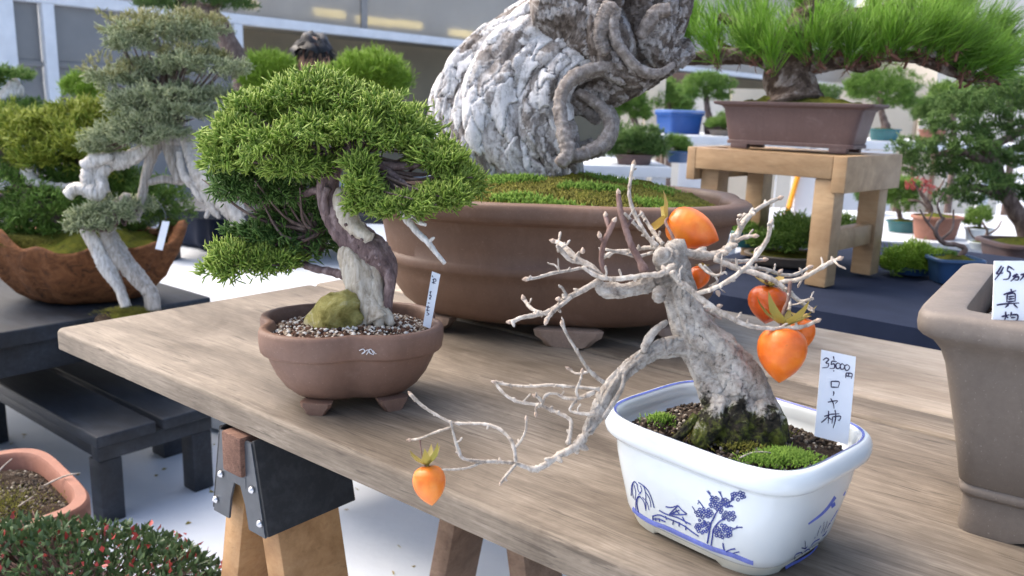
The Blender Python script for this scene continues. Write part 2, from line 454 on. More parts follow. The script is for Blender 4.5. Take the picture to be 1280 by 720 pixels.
MT['steel'] = t.out(t.ramp(t.noise(v, 60, 4, .7), [(.45, (.012, .013, .015)), (.8, (.03, .032, .036))]), t.math('ADD', t.math('MULTIPLY', n1, .30), .42), .3)
MT['steel_face'] = m_plain('grey_painted_steel', (.055, .062, .072), .38, .25, 30, .6)
MT['zinc'] = m_plain('zinc_bolt', (.6, .6, .62), .3, .1, 40, .5, Metallic=.9)
MT['black_wood'] = m_wood('black_stained_wood', (.016, .020, .028), (.034, .042, .056), (.062, .075, .096), .7, .0, .5, fine=.7)
MT['navy'] = None
t = NT('navy_cloth'); v = t.coord(); t.bump(t.noise(v, 900, 2, .5), .15, .001)
MT['navy'] = t.out(t.ramp(t.noise(v, 5, 5, .6), [(.3, (.009, .014, .030)), (.7, (.020, .028, .055))]), .85, .15)
t = NT('white_cloth'); v = t.coord(); t.bump(t.noise(t.coord((1, 1, 1)), 7, 5, .6), .25, .03)
MT['sheet'] = t.out(t.ramp(t.noise(v, 3, 5, .6), [(.3, (.52, .57, .63)), (.7, (.62, .655, .70))]), .6, .3)
MT['white_paint'] = m_plain('white_paint', (.62, .65, .69), .45, .08, 6)
MT['brownpot'] = m_pot('brown_unglazed_clay', (.185, .108, .078), .16, .5)
MT['bigpot'] = m_pot('dark_brown_unglazed_clay', (.165, .098, .068), .16, .46, 5)
MT['pale_foot'] = m_pot('pale_worn_clay', (.3, .215, .165), .2, .7)
MT['stonepot'] = m_pot('grey_brown_clay', (.17, .145, .125), .14, .5, 7, spec=.4)
MT['purplepot'] = m_pot('purple_brown_clay', (.13, .085, .08), .12, .5, 6)
MT['terra'] = m_pot('terracotta_clay', (.29, .135, .095), .15, .6)
MT['roughpot'] = None
t = NT('rough_wood_fired_clay'); v = t.coord()
f = t.noise(t.coord((4, 4, 5.5)), 5, 7, .75, 1.2); g = t.noise(v, 45, 5, .7)
c = t.ramp(f, [(.3, (.045, .022, .014)), (.5, (.21, .085, .034)), (.66, (.30, .13, .055)), (.8, (.1, .055, .035))])
t.bump(t.math('ADD', g, f), .8, .01)
MT['roughpot'] = t.out(c, .75, .25)
t = NT('white_porcelain'); v = t.coord()
MT['porcelain'] = t.out(t.ramp(t.noise(v, 12, 4, .6), [(.3, (.56, .62, .655)), (.7, (.63, .675, .69))]), .16, .5, Coat_Weight=.4, Coat_Roughness=.06)
MT['raw_foot'] = m_plain('unglazed_white_clay', (.55, .55, .48), .5, .1, 30)
MT['cobalt'] = m_plain('cobalt_glaze', (.018, .032, .19), .2, .35, 90)
MT['cobalt_pale'] = m_plain('pale_cobalt_glaze', (.10, .13, .40), .2, .3, 60)
MT['plastic'] = m_plain('white_tag_plastic', (.78, .82, .88), .35, .03, 20)
MT['ink'] = m_plain('violet_black_ink', (.02, .012, .055), .4, .1, 50)
MT['orange'] = None
t = NT('persimmon_skin'); v = t.coord()
c = t.ramp(t.noise(v, 26, 5, .6), [(.32, (.52, .075, .005)), (.5, (.72, .15, .010)), (.66, (.80, .25, .03))])
c = t.mix(t.ramp(t.noise(v, 150, 5, .75), [(.64, 0.0), (.72, .5)]), c, (.30, .09, .015))
bl0 = t.noise(v, 38, 5, .7)
c = t.mix(t.ramp(bl0, [(.5, 0.0), (.75, .12)]), c, (.8, .5, .3))
t.bump(t.noise(v, 240, 3, .6), .06, .001)
MT['orange'] = t.out(c, t.math('ADD', t.math('MULTIPLY', bl0, .35), .18), .45, Subsurface_Weight=.12, Subsurface_Radius=(.006, .003, .001))
t = NT('persimmon_skin_deep'); v = t.coord()
c = t.ramp(t.noise(v, 26, 5, .6), [(.3, (.52, .075, .006)), (.6, (.66, .13, .012)), (.78, (.72, .2, .03))])
MT['orange_deep'] = t.out(c, .3, .5, Subsurface_Weight=.1, Subsurface_Radius=(.006, .003, .001))
MT['calyx'] = m_leaf('dry_calyx', (.34, .27, .07), (.26, .30, .07), (.42, .20, .06), .55, .5, .3)
MT['calyx_green'] = m_leaf('green_calyx', (.20, .22, .05), (.28, .24, .06), (.3, .2, .05), .55, .5, .3)

MT['juniper'] = m_leaf('bright_juniper_foliage', (.06, .155, .016), (.20, .35, .035), (.50, .60, .13), .5, .7, .3)
MT['grey_juniper'] = m_leaf('blue_grey_needle_foliage', (.13, .20, .075), (.31, .38, .18), (.72, .75, .52), .55, .75, .35)
MT['grey_tip'] = m_leaf('olive_new_growth', (.19, .21, .07), (.34, .34, .13), (.55, .52, .28), .55, .5)
MT['yellow_juniper'] = m_leaf('yellow_green_foliage', (.10, .21, .018), (.31, .36, .035), (.48, .49, .07), .55, .5)
MT['green_juniper'] = m_leaf('mid_green_foliage', (.06, .16, .022), (.14, .27, .04), (.26, .38, .07), .55, .5)
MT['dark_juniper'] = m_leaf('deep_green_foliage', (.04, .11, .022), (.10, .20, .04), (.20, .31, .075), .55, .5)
MT['pine_needle'] = m_leaf('long_pine_needles', (.03, .13, .010), (.20, .45, .03), (.36, .56, .08), .42, .45, .35)
MT['soft_pine'] = m_leaf('soft_bright_pine', (.13, .28, .015), (.25, .43, .03), (.38, .52, .07), .5, .5, .3)
MT['bush'] = m_leaf('soft_green_pine', (.08, .20, .025), (.16, .31, .045), (.26, .40, .08), .5, .5, .3)
MT['shrub_leaf'] = m_leaf('small_dark_leaves', (.03, .07, .025), (.10, .16, .065), (.14, .2, .09), .35, .4, .15)
MT['red_leaf'] = m_leaf('small_red_leaves', (.30, .03, .035), (.5, .09, .09), (.45, .07, .06), .35, .4, .15)
MT['moss_fuzz'] = m_leaf('moss_tufts', (.085, .075, .016), (.24, .225, .03), (.32, .32, .07), .8, .5, .2)
MT['moss_bright'] = m_leaf('bright_moss_tufts', (.08, .19, .015), (.19, .35, .04), (.28, .40, .08), .8, .5, .2)
t = NT('moss_bed'); v = t.coord(); f = t.noise(v, 22, 6, .7, .4); g = t.noise(v, 260, 4, .7)
c = t.ramp(f, [(.32, (.045, .04, .015)), (.45, (.11, .125, .02)), (.58, (.17, .17, .025)), (.7, (.09, .17, .02))])
t.bump(t.math('ADD', f, t.math('MULTIPLY', g, .6)), .9, .012)
MT['moss'] = t.out(t.mix(t.ramp(g, [(.4, 0.0), (.7, .5)]), c, (.03, .035, .01)), .95, .1)
MT['soil'] = m_soil('dark_soil', (.02, .014, .011), (.05, .036, .026), (.11, .085, .065))
MT['soil_pale'] = m_soil('brown_soil', (.035, .022, .016), (.085, .055, .04), (.2, .15, .11), 180)
MT['pebble'] = m_tint('mixed_gravel', [(0, (.09, .045, .028)), (.22, (.16, .085, .055)), (.38, (.05, .03, .022)), (.5, (.44, .35, .26)), (.68, (.72, .68, .61)), (.9, (.28, .2, .14))])
MT['grit'] = m_tint('dark_grit', [(0, (.05, .035, .025)), (.35, (.10, .075, .055)), (.6, (.03, .024, .02)), (.8, (.2, .17, .13)), (.93, (.4, .36, .3))])
MT['mossrock'] = None
t = NT('mossy_rock'); v = t.coord(); f = t.noise(v, 28, 6, .7, .5)
t.bump(t.noise(v, 60, 6, .75), 1.0, .008)
MT['mossrock'] = t.out(t.ramp(f, [(.3, (.04, .03, .02)), (.43, (.24, .21, .06)), (.56, (.40, .36, .13)), (.70, (.55, .50, .36))]), .9, .15)

MT['pinebark'] = m_bark('flaky_pine_bark', (.022, .017, .014), (.105, .085, .073), (.30, .272, .252), (.78, .77, .77), 48, .80)
MT['darkbark'] = m_bark('dark_pine_bark', (.03, .022, .018), (.09, .072, .06), (.20, .17, .15), (.50, .48, .47), 55, .35)
MT['brownplate'] = m_bark('brown_pine_bark', (.022, .015, .011), (.065, .045, .034), (.15, .11, .085), (.34, .30, .27), 60, .22)
MT['shari_mid'] = m_stem('weathered_deadwood', (.30, .265, .22), (.50, .465, .42), (.68, .65, .60), 45, (3, 3, .25), .7)
MT['rootbark'] = m_stem('smooth_root_bark', (.12, .10, .088), (.25, .22, .20), (.42, .39, .37), 85, (1, 1, 1), 1.0)
MT['brownbark'] = m_stem('brown_bark', (.07, .045, .038), (.15, .105, .09), (.27, .21, .185), 60)
MT['redbark'] = m_stem('scaly_red_bark', (.07, .028, .02), (.16, .075, .05), (.28, .16, .12), 70)
MT['shari'] = m_stem('bleached_deadwood', (.30, .27, .23), (.60, .575, .535), (.78, .765, .74), 45, (3, 3, .25), .8)
MT['shari_grey'] = m_stem('grey_deadwood', (.22, .195, .165), (.38, .35, .315), (.56, .53, .49), 45, (3, 3, .25), .7)
MT['jun_trunk'] = m_stem('juniper_live_bark', (.085, .055, .055), (.18, .125, .12), (.36, .28, .275), 50, (2, 2, .8), .8)
MT['jun_shari'] = m_stem('juniper_worn_deadwood', (.27, .22, .16), (.50, .44, .35), (.68, .64, .56), 45, (3, 3, .3), .6)
def persimmon_bark(name, base):
    t = NT(name); v = t.coord(); f = t.noise(v, 70, 8, .78, .4); g = t.noise(v, 20, 5, .7); w = t.noise(v, 210, 5, .75)
    c = t.ramp(f, [(.33, (.17, .14, .12)), (.44, (.34, .30, .26)), (.53, (.48, .445, .40)), (.67, (.64, .615, .57))])
    c = t.mix(t.ramp(g, [(.5, 0.0), (.66, .55)]), c, (.20, .17, .14))
    c = t.mix(t.ramp(w, [(.60, 0.0), (.68, .75)]), c, (.085, .065, .05))
    cr = t.math('ADD', t.attr('crack'), t.math('MULTIPLY', t.math('SUBTRACT', w, .5), 1.4))
    c = t.mix(t.ramp(cr, [(-.0, .75), (.3, 0.0)]), c, (.07, .055, .045)) if base else c
    if base:
        mh = t.n('SeparateXYZ'); tc = t.n('TexCoord'); t.l(tc.outputs['Object'], mh.inputs[0])
        low = t.math('ADD', mh.outputs[2], t.math('ADD', t.math('MULTIPLY', t.math('SUBTRACT', g, .5), .10), t.math('MULTIPLY', t.math('SUBTRACT', f, .5), .05)))
        mo = t.ramp(t.math('ADD', f, t.math('MULTIPLY', g, .35)), [(.5, (.011, .010, .008)), (.64, (.03, .026, .018)), (.76, (.12, .14, .022))])
        c = t.mix(t.ramp(low, [(.114, 1.0), (.119, 0.0)]), c, mo)
    t.bump(t.math('ADD', f, w), 1.0, .003)
    return t.out(c, .8, .25)
MT['perbark'] = persimmon_bark('persimmon_bark', True)
MT['perlimb'] = persimmon_bark('persimmon_limb_bark', False)
MT['twig'] = m_stem('pale_twig_bark', (.17, .14, .115), (.40, .355, .305), (.60, .56, .505), 160, (1, 1, .6), .5)
MT['redtwig'] = m_stem('red_brown_twig', (.09, .05, .042), (.17, .105, .09), (.26, .18, .16), 120, (1, 1, .5), .4)
MT['bud'] = m_stem('pinkish_bud', (.27, .2, .15), (.44, .34, .27), (.6, .5, .42), 160)

MT['facade'] = m_plain('grey_panel', (.19, .19, .19), .35, .12, 1.2, .5)
MT['opening'] = m_plain('olive_brown_wall', (.19, .165, .115), .8, .12, .7)
MT['brown_panel'] = m_plain('brown_panel', (.2, .12, .09), .6, .1, 2)
MT['cream'] = m_plain('cream_panel', (.58, .51, .41), .7, .14, 1.5)
MT['pale_wall'] = m_plain('pale_wall', (.62, .585, .52), .7, .1, 1)
t = NT('ribbed_sheet'); v = t.coord((1, 1, 1))
MT['ribbed'] = t.out(t.ramp(t.noise(v, .8, 4, .6), [(.3, (.36, .35, .335)), (.7, (.46, .45, .43))]), .38, .5, Transmission_Weight=.45)
MT['tube_glow'] = NT('glow_tube').out((.9, .8, .5), .5, .3, Emission_Color=(1, .82, .35, 1), Emission_Strength=3.0)  # emissive yellow for the reflected glows on the ribbed wall
MT['blue_plastic'] = m_plain('blue_plastic', (.018, .075, .28), .4, .12, 4)
MT['blue_side'] = m_plain('blue_plastic_pale', (.10, .19, .46), .4, .1, 4)
MT['teal'] = m_plain('teal_glaze', (.03, .13, .14), .25, .2, 10, .5)
MT['blueglaze'] = m_plain('blue_glaze', (.03, .075, .17), .3, .2, 12, .5)
MT['orange_paint'] = m_plain('orange_paint', (.85, .33, .02), .5, .06, 6)
MT['signwhite'] = m_plain('white_sheet_sign', (.66, .66, .68), .5, .05, 5)
MT['skin'] = m_plain('skin', (.45, .25, .17), .5, .08, 30, .35, Subsurface_Weight=.1)
MT['hair'] = m_plain('black_hair', (.008, .009, .014), .45, .3, 120, .4, bump=.6, bscale=200)
MT['jacket'] = m_plain('dark_jacket', (.02, .024, .035), .8, .2, 12)
MT['trousers'] = m_plain('grey_trousers', (.05, .05, .055), .8, .2, 12)
MT['ground'] = None
t = NT('white_ground_sheet'); v = t.coord()
f = t.noise(v, 1.7, 6, .6, .4); g = t.noise(v, 60, 4, .7)
c = t.ramp(f, [(.3, (.50, .56, .64)), (.7, (.61, .655, .71))])
c = t.mix(t.ramp(g, [(.66, 0.0), (.72, .22)]), c, (.4, .43, .45))
t.bump(t.noise(v, 4, 5, .6), .3, .02)
MT['ground'] = t.out(c, .55, .35)
# ------------------------------------------------------------------ the ground
mb = MB(); 
g = 700.0; xs = np.concatenate([[-g, -30], np.linspace(-9, 9, 37), [30, g]]); ys = np.concatenate([[-g, -20], np.linspace(-3, 15, 37), [40, g]])
X, Y = np.meshgrid(xs, ys)
mb.add(np.stack([X.ravel(), Y.ravel(), 0 * X.ravel()], -1), [grid_faces(len(ys), len(xs), False)])
tag(mb.build('ground', MT['ground']), 'ground covered with a bluish white sheet', None, None, 'structure')

# ------------------------------------------------------------------ the long display table and its trestle
tab = thing('display_table', 'weathered grey-brown plank table carrying the persimmon and the small juniper', 'table', uv(0, 0, 0))
def plank(v0, v1, z0, z1, u0, u1, mat, yaw=0.0):
    m = MB(); bm = bmesh.new(); nx, ny = 60, 10
    L = u1 - u0; W = v1 - v0
    bmesh.ops.create_cube(bm, size=1.0)
    for q in bm.verts: q.co = Vector((q.co.x * L + L / 2, q.co.y * W + W / 2, q.co.z * (z1 - z0) + (z0 + z1) / 2))
    bmesh.ops.bevel(bm, geom=[e for e in bm.edges if abs(e.verts[0].co.z - e.verts[1].co.z) > .01], offset=.012, segments=4, profile=.5, affect='EDGES')
    bmesh.ops.bevel(bm, geom=[e for e in bm.edges if e.verts[0].co.z > z1 - .001 and e.verts[1].co.z > z1 - .001], offset=.007, segments=4, profile=.5, affect='EDGES')
    from_bm(m, bm)
    return m.build('board', MT[mat], tab, M=frame(uv(u0, v0, 0), YAW + yaw), sharp=50)
plank(0, .478, TZ - .031, TZ, 0, 1.9, 'board')
plank(.483, .553, TZ - .032, TZ + .0008, .003, 1.9, 'board')
plank(.558, .872, TZ - .034, TZ + .0015, .004, 1.9, 'board_pale')
for u in (.35, 1.45):
    m = MB(); box(m, (u, .06, TZ - .075), (u + .04, .82, TZ - .036), .003)
    m.build('cross_batten', MT['grey_wood'], tab, M=frame(uv(0, 0, 0), YAW), sharp=40)

# trestle: beam in a folded-steel bracket at the near end, splayed legs
bn = at(292, 560, 1.0); bn[2] = TZ - .085
bf = bn + V * .56
bdir = nrm(bf - bn); bdir[2] = 0; bdir = nrm(bdir); asid = np.array([bdir[1], -bdir[0], 0.0])
tr = thing('trestle', 'wooden trestle with black steel bracket holding up the plank table', 'trestle', (bn[0], bn[1], 0))
BL = float(np.linalg.norm((bf - bn)[:2]))
splay = .2
def lc(z): return .034 + splay * (TZ - .145 - z)
def tp(b, a, z): return np.array([bn[0], bn[1], 0]) + bdir * b + asid * a + ZUP * z
m = MB(); beam(m, tp(-.004, 0, TZ - .0605), tp(BL + .004, 0, TZ - .0605), .038, .050, asid, .003)
m.build('beam', MT['end_wood'], tr, sharp=40)
def leg(b, s, matk, zb=0.0):
    m = MB(); top = tp(b, s * lc(TZ - .088), TZ - .088); bot = tp(b, s * lc(zb), zb)
    bm_ = nrm(top - bot)
    beam(m, top, bot, .092, .036, bdir, .003)
    return m.build('leg', MT[matk], tr, sharp=40)
for b, k in ((.066, 'pine_wood'), (BL - .066, 'grey_wood')):
    for s in (-1, 1): leg(b, s, k)
def bracket(b0, b1, end):
    m = MB(); th = .0025
    zt = TZ - .037; zb = TZ - .150
    for s in (-1, 1):                                   # sloping cheek plates
        a0, a1 = lc(zt) + .021, lc(zb) + .021
        c = (tp((b0 + b1) / 2, s * (a0 + a1) / 2, (zt + zb) / 2))
        d = (tp(0, s * a1, zb) - tp(0, s * a0, zt)) / 2
        obox(m, c, bdir * (b1 - b0) / 2, d, np.cross(nrm(bdir), nrm(d)) * th, .001, 0)
    pl = m.build('bracket', MT['steel'], tr, sharp=30)
    m = MB()                                            # end flanges on both legs and a tie under the beam
    e = b0 if end < 0 else b1
    for s in (-1, 1):
        q = [(.0205, zt - .003), (lc(zt) + .019, zt - .003), (lc(zb) + .0185, zb - .002), (lc(zb) - .014, zb - .002), (lc(zb) - .020, zb + .028), (.004, zb + .056)]
        n = len(q); X = np.array([tp(e - .0015, s * a, z) for a, z in q] + [tp(e + .0015, s * a, z) for a, z in q])
        j = np.arange(n); j2 = (j + 1) % n
        m.add(X, [np.array([list(range(n))[::-1]]), np.array([list(range(n, 2 * n))]), np.stack([j, j2, j2 + n, j + n], -1)])
    obox(m, tp(e, 0, TZ - .0935), bdir * .0022, asid * .019, ZUP * .0065, .0005)
    m.build('flange', MT['steel_face'], pl, smooth=False)
    for s in (-1, 1):
        for a, z in ((.032, TZ - .097), (.046, TZ - .135)):
            m = MB(); p = tp(e + end * .002, s * a, z)
            tube(m, [p, p + bdir * end * .002, p + bdir * end * .004], [.0045, .0045, .0025], 10)
            m.build('bolt', MT['zinc'], pl)
bracket(.004, .135, -1)
bracket(BL - .135, BL - .004, 1)

# ------------------------------------------------------------------ black slatted benches on the ground
def bench(u0, u1, v0, v1, z, label, nplank=2, loc=None):
    t = thing('slatted_bench', label, 'bench', uv((u0 + u1) / 2, (v0 + v1) / 2, 0), 'low black slatted benches')
    w = (v1 - v0 - .020 * (nplank - 1)) / nplank
    Mf = frame(uv(0, 0, 0), YAW)
    for i in range(nplank):
        m = MB(); a = v0 + i * (w + .020)
        box(m, (u0, a, z - .032), (u1, a + w, z), .005, 0, 3)
        m.build('slat', MT['black_wood'], t, M=Mf, sharp=40)
    m = MB()
    for u in (u0 + .012, u1 - .05): box(m, (u, v0 + .006, z - .075), (u + .036, v1 - .006, z - .0325), .003)
    for v in (v0 + .012, v1 - .045): box(m, (u0 + .052, v, z - .072), (u1 - .054, v + .03, z - .0335), .003)
    m.build('apron', MT['black_wood'], t, M=Mf, sharp=40)
    for u in (u0 + .015, u1 - .075):
        for v in (v0 + .008, v1 - .068):
            m = MB(); box(m, (u, v, 0), (u + .06, v + .06, z - .0755), .004)
            m.build('leg', MT['black_wood'], t, M=Mf, sharp=40)
    return t
bench(-1.60, -.75, .38, .715, .25, 'black wooden bench of two broad slats left of the plank table')
bench(-.52, 1.25, .75, 1.10, .275, 'long low black bench on the ground under the back of the plank table')
bench(-1.55, -.10, -.44, -.06, .14, 'low black bench carrying the terracotta pot and the red-leaved shrub')

# ------------------------------------------------------------------ white and blue persimmon pot with its tree
PC = np.array([.1905, .6728, TZ]); PY = YAW - .143
per = thing('persimmon_bonsai', 'bare persimmon bonsai with orange fruit in a white and blue porcelain pot', 'bonsai', PC)
NE = 4.2; shp = superell(NE)
PRX, PRY, PH = .0978, .0819, .098
prof = [(.50, .008), (.715, .008), (.742, .0084), (.765, .0105), (.785, .016), (.820, .031), (.858, .046), (.887, .06), (.902, .071), (.915, .0745), (.955, .0755), (.988, .0785), (1.0, .083),
        (.995, .0885), (.975, .0925), (.945, .0945), (.915, .0935), (.893, .0895), (.878, .083), (.872, .074)]
prof = [(k, z * 1.05) for k, z in prof]
m = MB(); vessel(m, PC, PY, PRX, PRY, prof, shp, 160, caps=True)
ppot = m.build('pot', MT['porcelain'], per)
m = MB(); 
fr = superell(NE); thf = np.linspace(0, 2 * np.pi, 160, endpoint=False)
# foot ring, cut away in the middle of each side
ca, sa = math.cos(PY), math.sin(PY)
def loc2w(x, y, z): return np.array([PC[0] + x * ca - y * sa, PC[1] + x * sa + y * ca, PC[2] + z])
sx, sy = fr(thf)
rings = []
cut = np.clip((np.minimum(np.abs(sx), np.abs(sy)) - .42) / .06, 0, 1)      # 1 at the corners, 0 mid-side
cut = cut * cut * (3 - 2 * cut)
for k, z in ((.56, .0085), (.56, 0), (.700, 0), (.718, .004), (.738, .0092)):
    zz = np.where(z < .006, z + (1 - cut) * .0055, z) if z < .003 else np.full(160, z)
    rings.append(np.stack([loc2w(a, b, c) for a, b, c in zip(sx * PRX * k, sy * PRY * k, zz)]))
m.add(np.concatenate(rings), [grid_faces(5, 160)])
m.build('foot_ring', MT['raw_foot'], ppot, sharp=50)
# the painted scene, a thin layer of glaze on the wall
pk = np.array([p[0] for p in prof[1:12]]); pz = np.array([p[1] for p in prof[1:12]])
def wall_pt(face, a, z, off):
    k = np.interp(z, pz, pk); nn = NE
    if face == 'front':
        x = np.clip(a / (PRX * k), -.995, .995); y = -(1 - abs(x) ** nn) ** (1 / nn)
    else:
        y = np.clip(a / (PRY * k), -.995, .995); x = (1 - abs(y) ** nn) ** (1 / nn)
    gx = np.sign(x) * abs(x) ** (nn - 1) / PRX; gy = np.sign(y) * abs(y) ** (nn - 1) / PRY
    l = math.hypot(gx, gy); return loc2w(x * PRX * k + gx / l * off, y * PRY * k + gy / l * off, z)
def px_to_wall(face, px, py):
    r = ray(px, py); n = np.array([sa, -ca, 0]) if face == 'front' else np.array([ca, sa, 0])
    k = .84
    for _ in range(6):
        p0 = PC + n * (PRY if face == 'front' else PRX) * k
        q = CAM + r * (np.dot(p0 - CAM, n) / np.dot(r, n)); k = np.interp(q[2] - PC[2], pz, pk)
    w = q - PC; x = w[0] * ca + w[1] * sa; y = -w[0] * sa + w[1] * ca
    return (x if face == 'front' else y), w[2]
def paint(mb, face, zo, zs, pts, w0, w1=None, res=None):
    w1 = w1 or w0
    P = np.array([px_to_wall(face, zo[0] + x / zs, zo[1] + y / zs) for x, y in pts])
    S = spline(np.column_stack([P, np.zeros(len(P))]), res or max(4, 4 * len(P)))[:, :2]
    X = np.array([wall_pt(face, a, z, .0004) for a, z in S])
    T = nrm(np.gradient(X, axis=0)); n = (np.array([sa, -ca, .25]) if face == 'front' else np.array([ca, sa, .25]))
    B = nrm(np.cross(T, n)); w = np.linspace(w0, w1, len(X))[:, None] / 2 * 1.45
    k = len(X); i = np.arange(k - 1)
    mb.add(np.vstack([X - B * w, X + B * w]), [np.stack([i, i + 1, i + 1 + k, i + k], -1)])
Z3 = ((770, 580), 5.537); Z4 = ((960, 600), 6.0)
m = MB()
for pts, w in (([(150, 345), (137, 290), (140, 245), (162, 225)], .0009), ([(128, 335), (126, 285), (132, 250), (150, 222)], .0006),
               ([(145, 150), (120, 125), (95, 160), (88, 230)], .0007), ([(112, 130), (100, 180), (108, 245)], .0006), ([(150, 130), (185, 150), (203, 200), (205, 310)], .0006),
               ([(190, 150), (225, 190), (250, 250), (265, 305)], .0007), ([(160, 225), (190, 262), (206, 325)], .0006), ([(200, 190), (232, 240), (242, 300)], .0006),
               ([(118, 150), (128, 200), (120, 255)], .0006), ([(165, 150), (175, 185), (150, 215)], .0006), ([(180, 230), (215, 270), (228, 320)], .0005), ([(140, 150), (150, 190), (170, 205)], .0006)):
    paint(m, 'front', *Z3, pts, w)
for pts in ([(345, 295), (385, 300), (430, 287)], [(430, 287), (460, 320), (492, 345)], [(492, 347), (430, 350), (370, 347)], [(370, 347), (395, 322), (430, 290)], [(300, 320), (350, 347), (430, 372), (520, 418)],
            [(250, 362), (300, 352), (350, 372), (420, 400), (482, 432)], [(255, 362), (256, 392)], [(400, 390), (394, 420)], [(440, 402), (437, 432)], [(485, 428), (484, 458)], [(345, 360), (350, 385)],
            [(482, 432), (530, 470), (575, 500)], [(390, 320), (405, 345)], [(415, 315), (440, 345)], [(385, 345), (440, 318)], [(460, 365), (490, 415)], [(256, 380), (300, 382), (345, 400)], [(275, 372), (277, 395)], [(300, 374), (303, 400)]):
    paint(m, 'front', *Z3, pts, .0008)
m.build('painted_willow_and_pavilion', MT['cobalt'], ppot)
m = MB()
for pts, w in (([(632, 550), (645, 480), (655, 420), (690, 345)], .0010), ([(658, 565), (668, 500), (676, 450), (720, 395), (750, 385)], .0009), ([(690, 345), (722, 300), (790, 260), (805, 232)], .0009), ([(650, 470), (625, 420), (600, 380)], .0006),
               ([(665, 235), (650, 210), (630, 186)], .0007), ([(655, 205), (640, 184)], .0005), ([(740, 255), (725, 215), (708, 188)], .0007), ([(725, 220), (722, 190)], .0005), ([(610, 305), (590, 275), (570, 250)], .0007),
               ([(575, 262), (566, 278)], .0005), ([(552, 330), (540, 310), (528, 292)], .0006), ([(805, 455), (835, 445), (862, 446)], .0007), ([(820, 448), (830, 432)], .0005), ([(746, 600), (740, 575), (738, 548)], .0009), ([(755, 610), (785, 596), (815, 592)], .0008), ([(800, 622), (840, 615)], .0006), ([(765, 300), (790, 292), (805, 298)], .0009)):
    paint(m, 'front', *Z3, pts, w)
rp = np.random.default_rng(5)
for (cx, cy, rx, ry, n) in ((682, 265, 32, 40, 13), (752, 265, 30, 32, 10), (610, 340, 58, 34, 20), (600, 430, 50, 48, 20), (740, 470, 60, 46, 24), (775, 362, 40, 36, 13), (832, 222, 48, 30, 13), (715, 320, 22, 24, 6)):
    done = []
    for _ in range(400):
        if len(done) >= n: break
        a, r = rp.uniform(0, 6.28), math.sqrt(rp.uniform(0, 1)); x, y = cx + rx * r * math.cos(a), cy + ry * r * math.sin(a)
        if all((x - q[0]) ** 2 + (y - q[1]) ** 2 > 14 ** 2 for q in done): done.append((x, y))
    for x, y in done:
        R = rp.uniform(7.5, 9.5); aa = np.linspace(0, 2 * np.pi * 1.06, 8)
        paint(m, 'front', *Z3, [(x + R * math.cos(q), y + R * math.sin(q)) for q in aa], .00062, res=16)
m.build('painted_plum_tree', MT['cobalt'], ppot)
m = MB()
band = np.array([(98, 328), (150, 362), (250, 415), (350, 452), (500, 522), (650, 590), (800, 648), (915, 718)])
for dy in (-16, -8, 0): paint(m, 'front', *Z3, band + [0, dy - 4], .0020, .0014, res=60)
for pts, w0, w1 in (([(130, 658), (185, 625), (240, 600), (310, 555), (375, 495)], .0018, .001),):
    paint(m, 'right', *Z4, pts, w0, w1)
m.build('painted_shoreline', MT['cobalt_pale'], ppot)
m = MB()
for pts, w0, w1 in (([(300, 330), (350, 292), (400, 250), (450, 195), (500, 122)], .0009, .0035), ([(470, 195), (500, 170)], .003, .003), ([(570, 118), (585, 85)], .0022, .001), ([(470, 312), (500, 265), (525, 225)], .0007, .0007)):
    paint(m, 'right', *Z4, pts, w0, w1)
m.build('painted_mountain', MT['cobalt_pale'], ppot)
m = MB()
for pts in ([(200, 595), (200, 570), (220, 550), (248, 542)], [(248, 542), (255, 570), (235, 588)], [(275, 455), (278, 490), (278, 515)], [(250, 508), (280, 512), (292, 492)], [(320, 490), (345, 462), (385, 440)], [(330, 505), (360, 500), (385, 470)], [(365, 420), (380, 370), (395, 340)],
            [(395, 400), (415, 350), (418, 312)], [(415, 390), (435, 340), (442, 305)], [(440, 365), (455, 335), (468, 320)], [(270, 540), (300, 520), (330, 515)], [(405, 420), (425, 405), (440, 380)], [(345, 440), (352, 425)]):
    paint(m, 'right', *Z4, pts, .0006)
m.build('painted_bushes', MT['cobalt'], ppot)
m = MB()
n = 160; th = np.linspace(0, 2 * np.pi, n, endpoint=False); x, y = shp(th)
def ring(k, z): return np.stack([loc2w(a, b, z) for a, b in zip(x * PRX * k, y * PRY * k)])
m.add(np.concatenate([ring(.934, .0995), ring(.915, .0985)]), [grid_faces(2, n)])
m.build('rim_line', MT['cobalt_pale'], ppot)
# soil, moss and grit
m = MB(); mound(m, PC + [0, 0, .0775], PY, PRX * .872, PRY * .872, .012, shp, 96, 24, .25, bump=.0007)
soil = m.build('soil', MT['soil'], per)
def in_shape(n, rx, ry, yaw, c, hz, p=4.0):
    a = rng.uniform(-1, 1, (n * 2, 2)); a = a[(np.abs(a) ** p).sum(1) < .93][:n]
    x, y = a[:, 0] * rx, a[:, 1] * ry; q = (np.abs(a) ** p).sum(1) ** (1 / p)
    return np.stack([c[0] + x * math.cos(yaw) - y * math.sin(yaw), c[1] + x * math.sin(yaw) + y * math.cos(yaw), c[2] + hz * (1 - q ** 2.2)], -1)
P = in_shape(1500, PRX * .85, PRY * .85, PY, PC + [0, 0, .0795], .012); m = MB()
scatter_stones(m, P, rng.uniform(.0008, .0022, len(P)), rng.uniform(0, .97, len(P)))
tag(m.build('grit', MT['grit'], soil), None, kind='stuff')
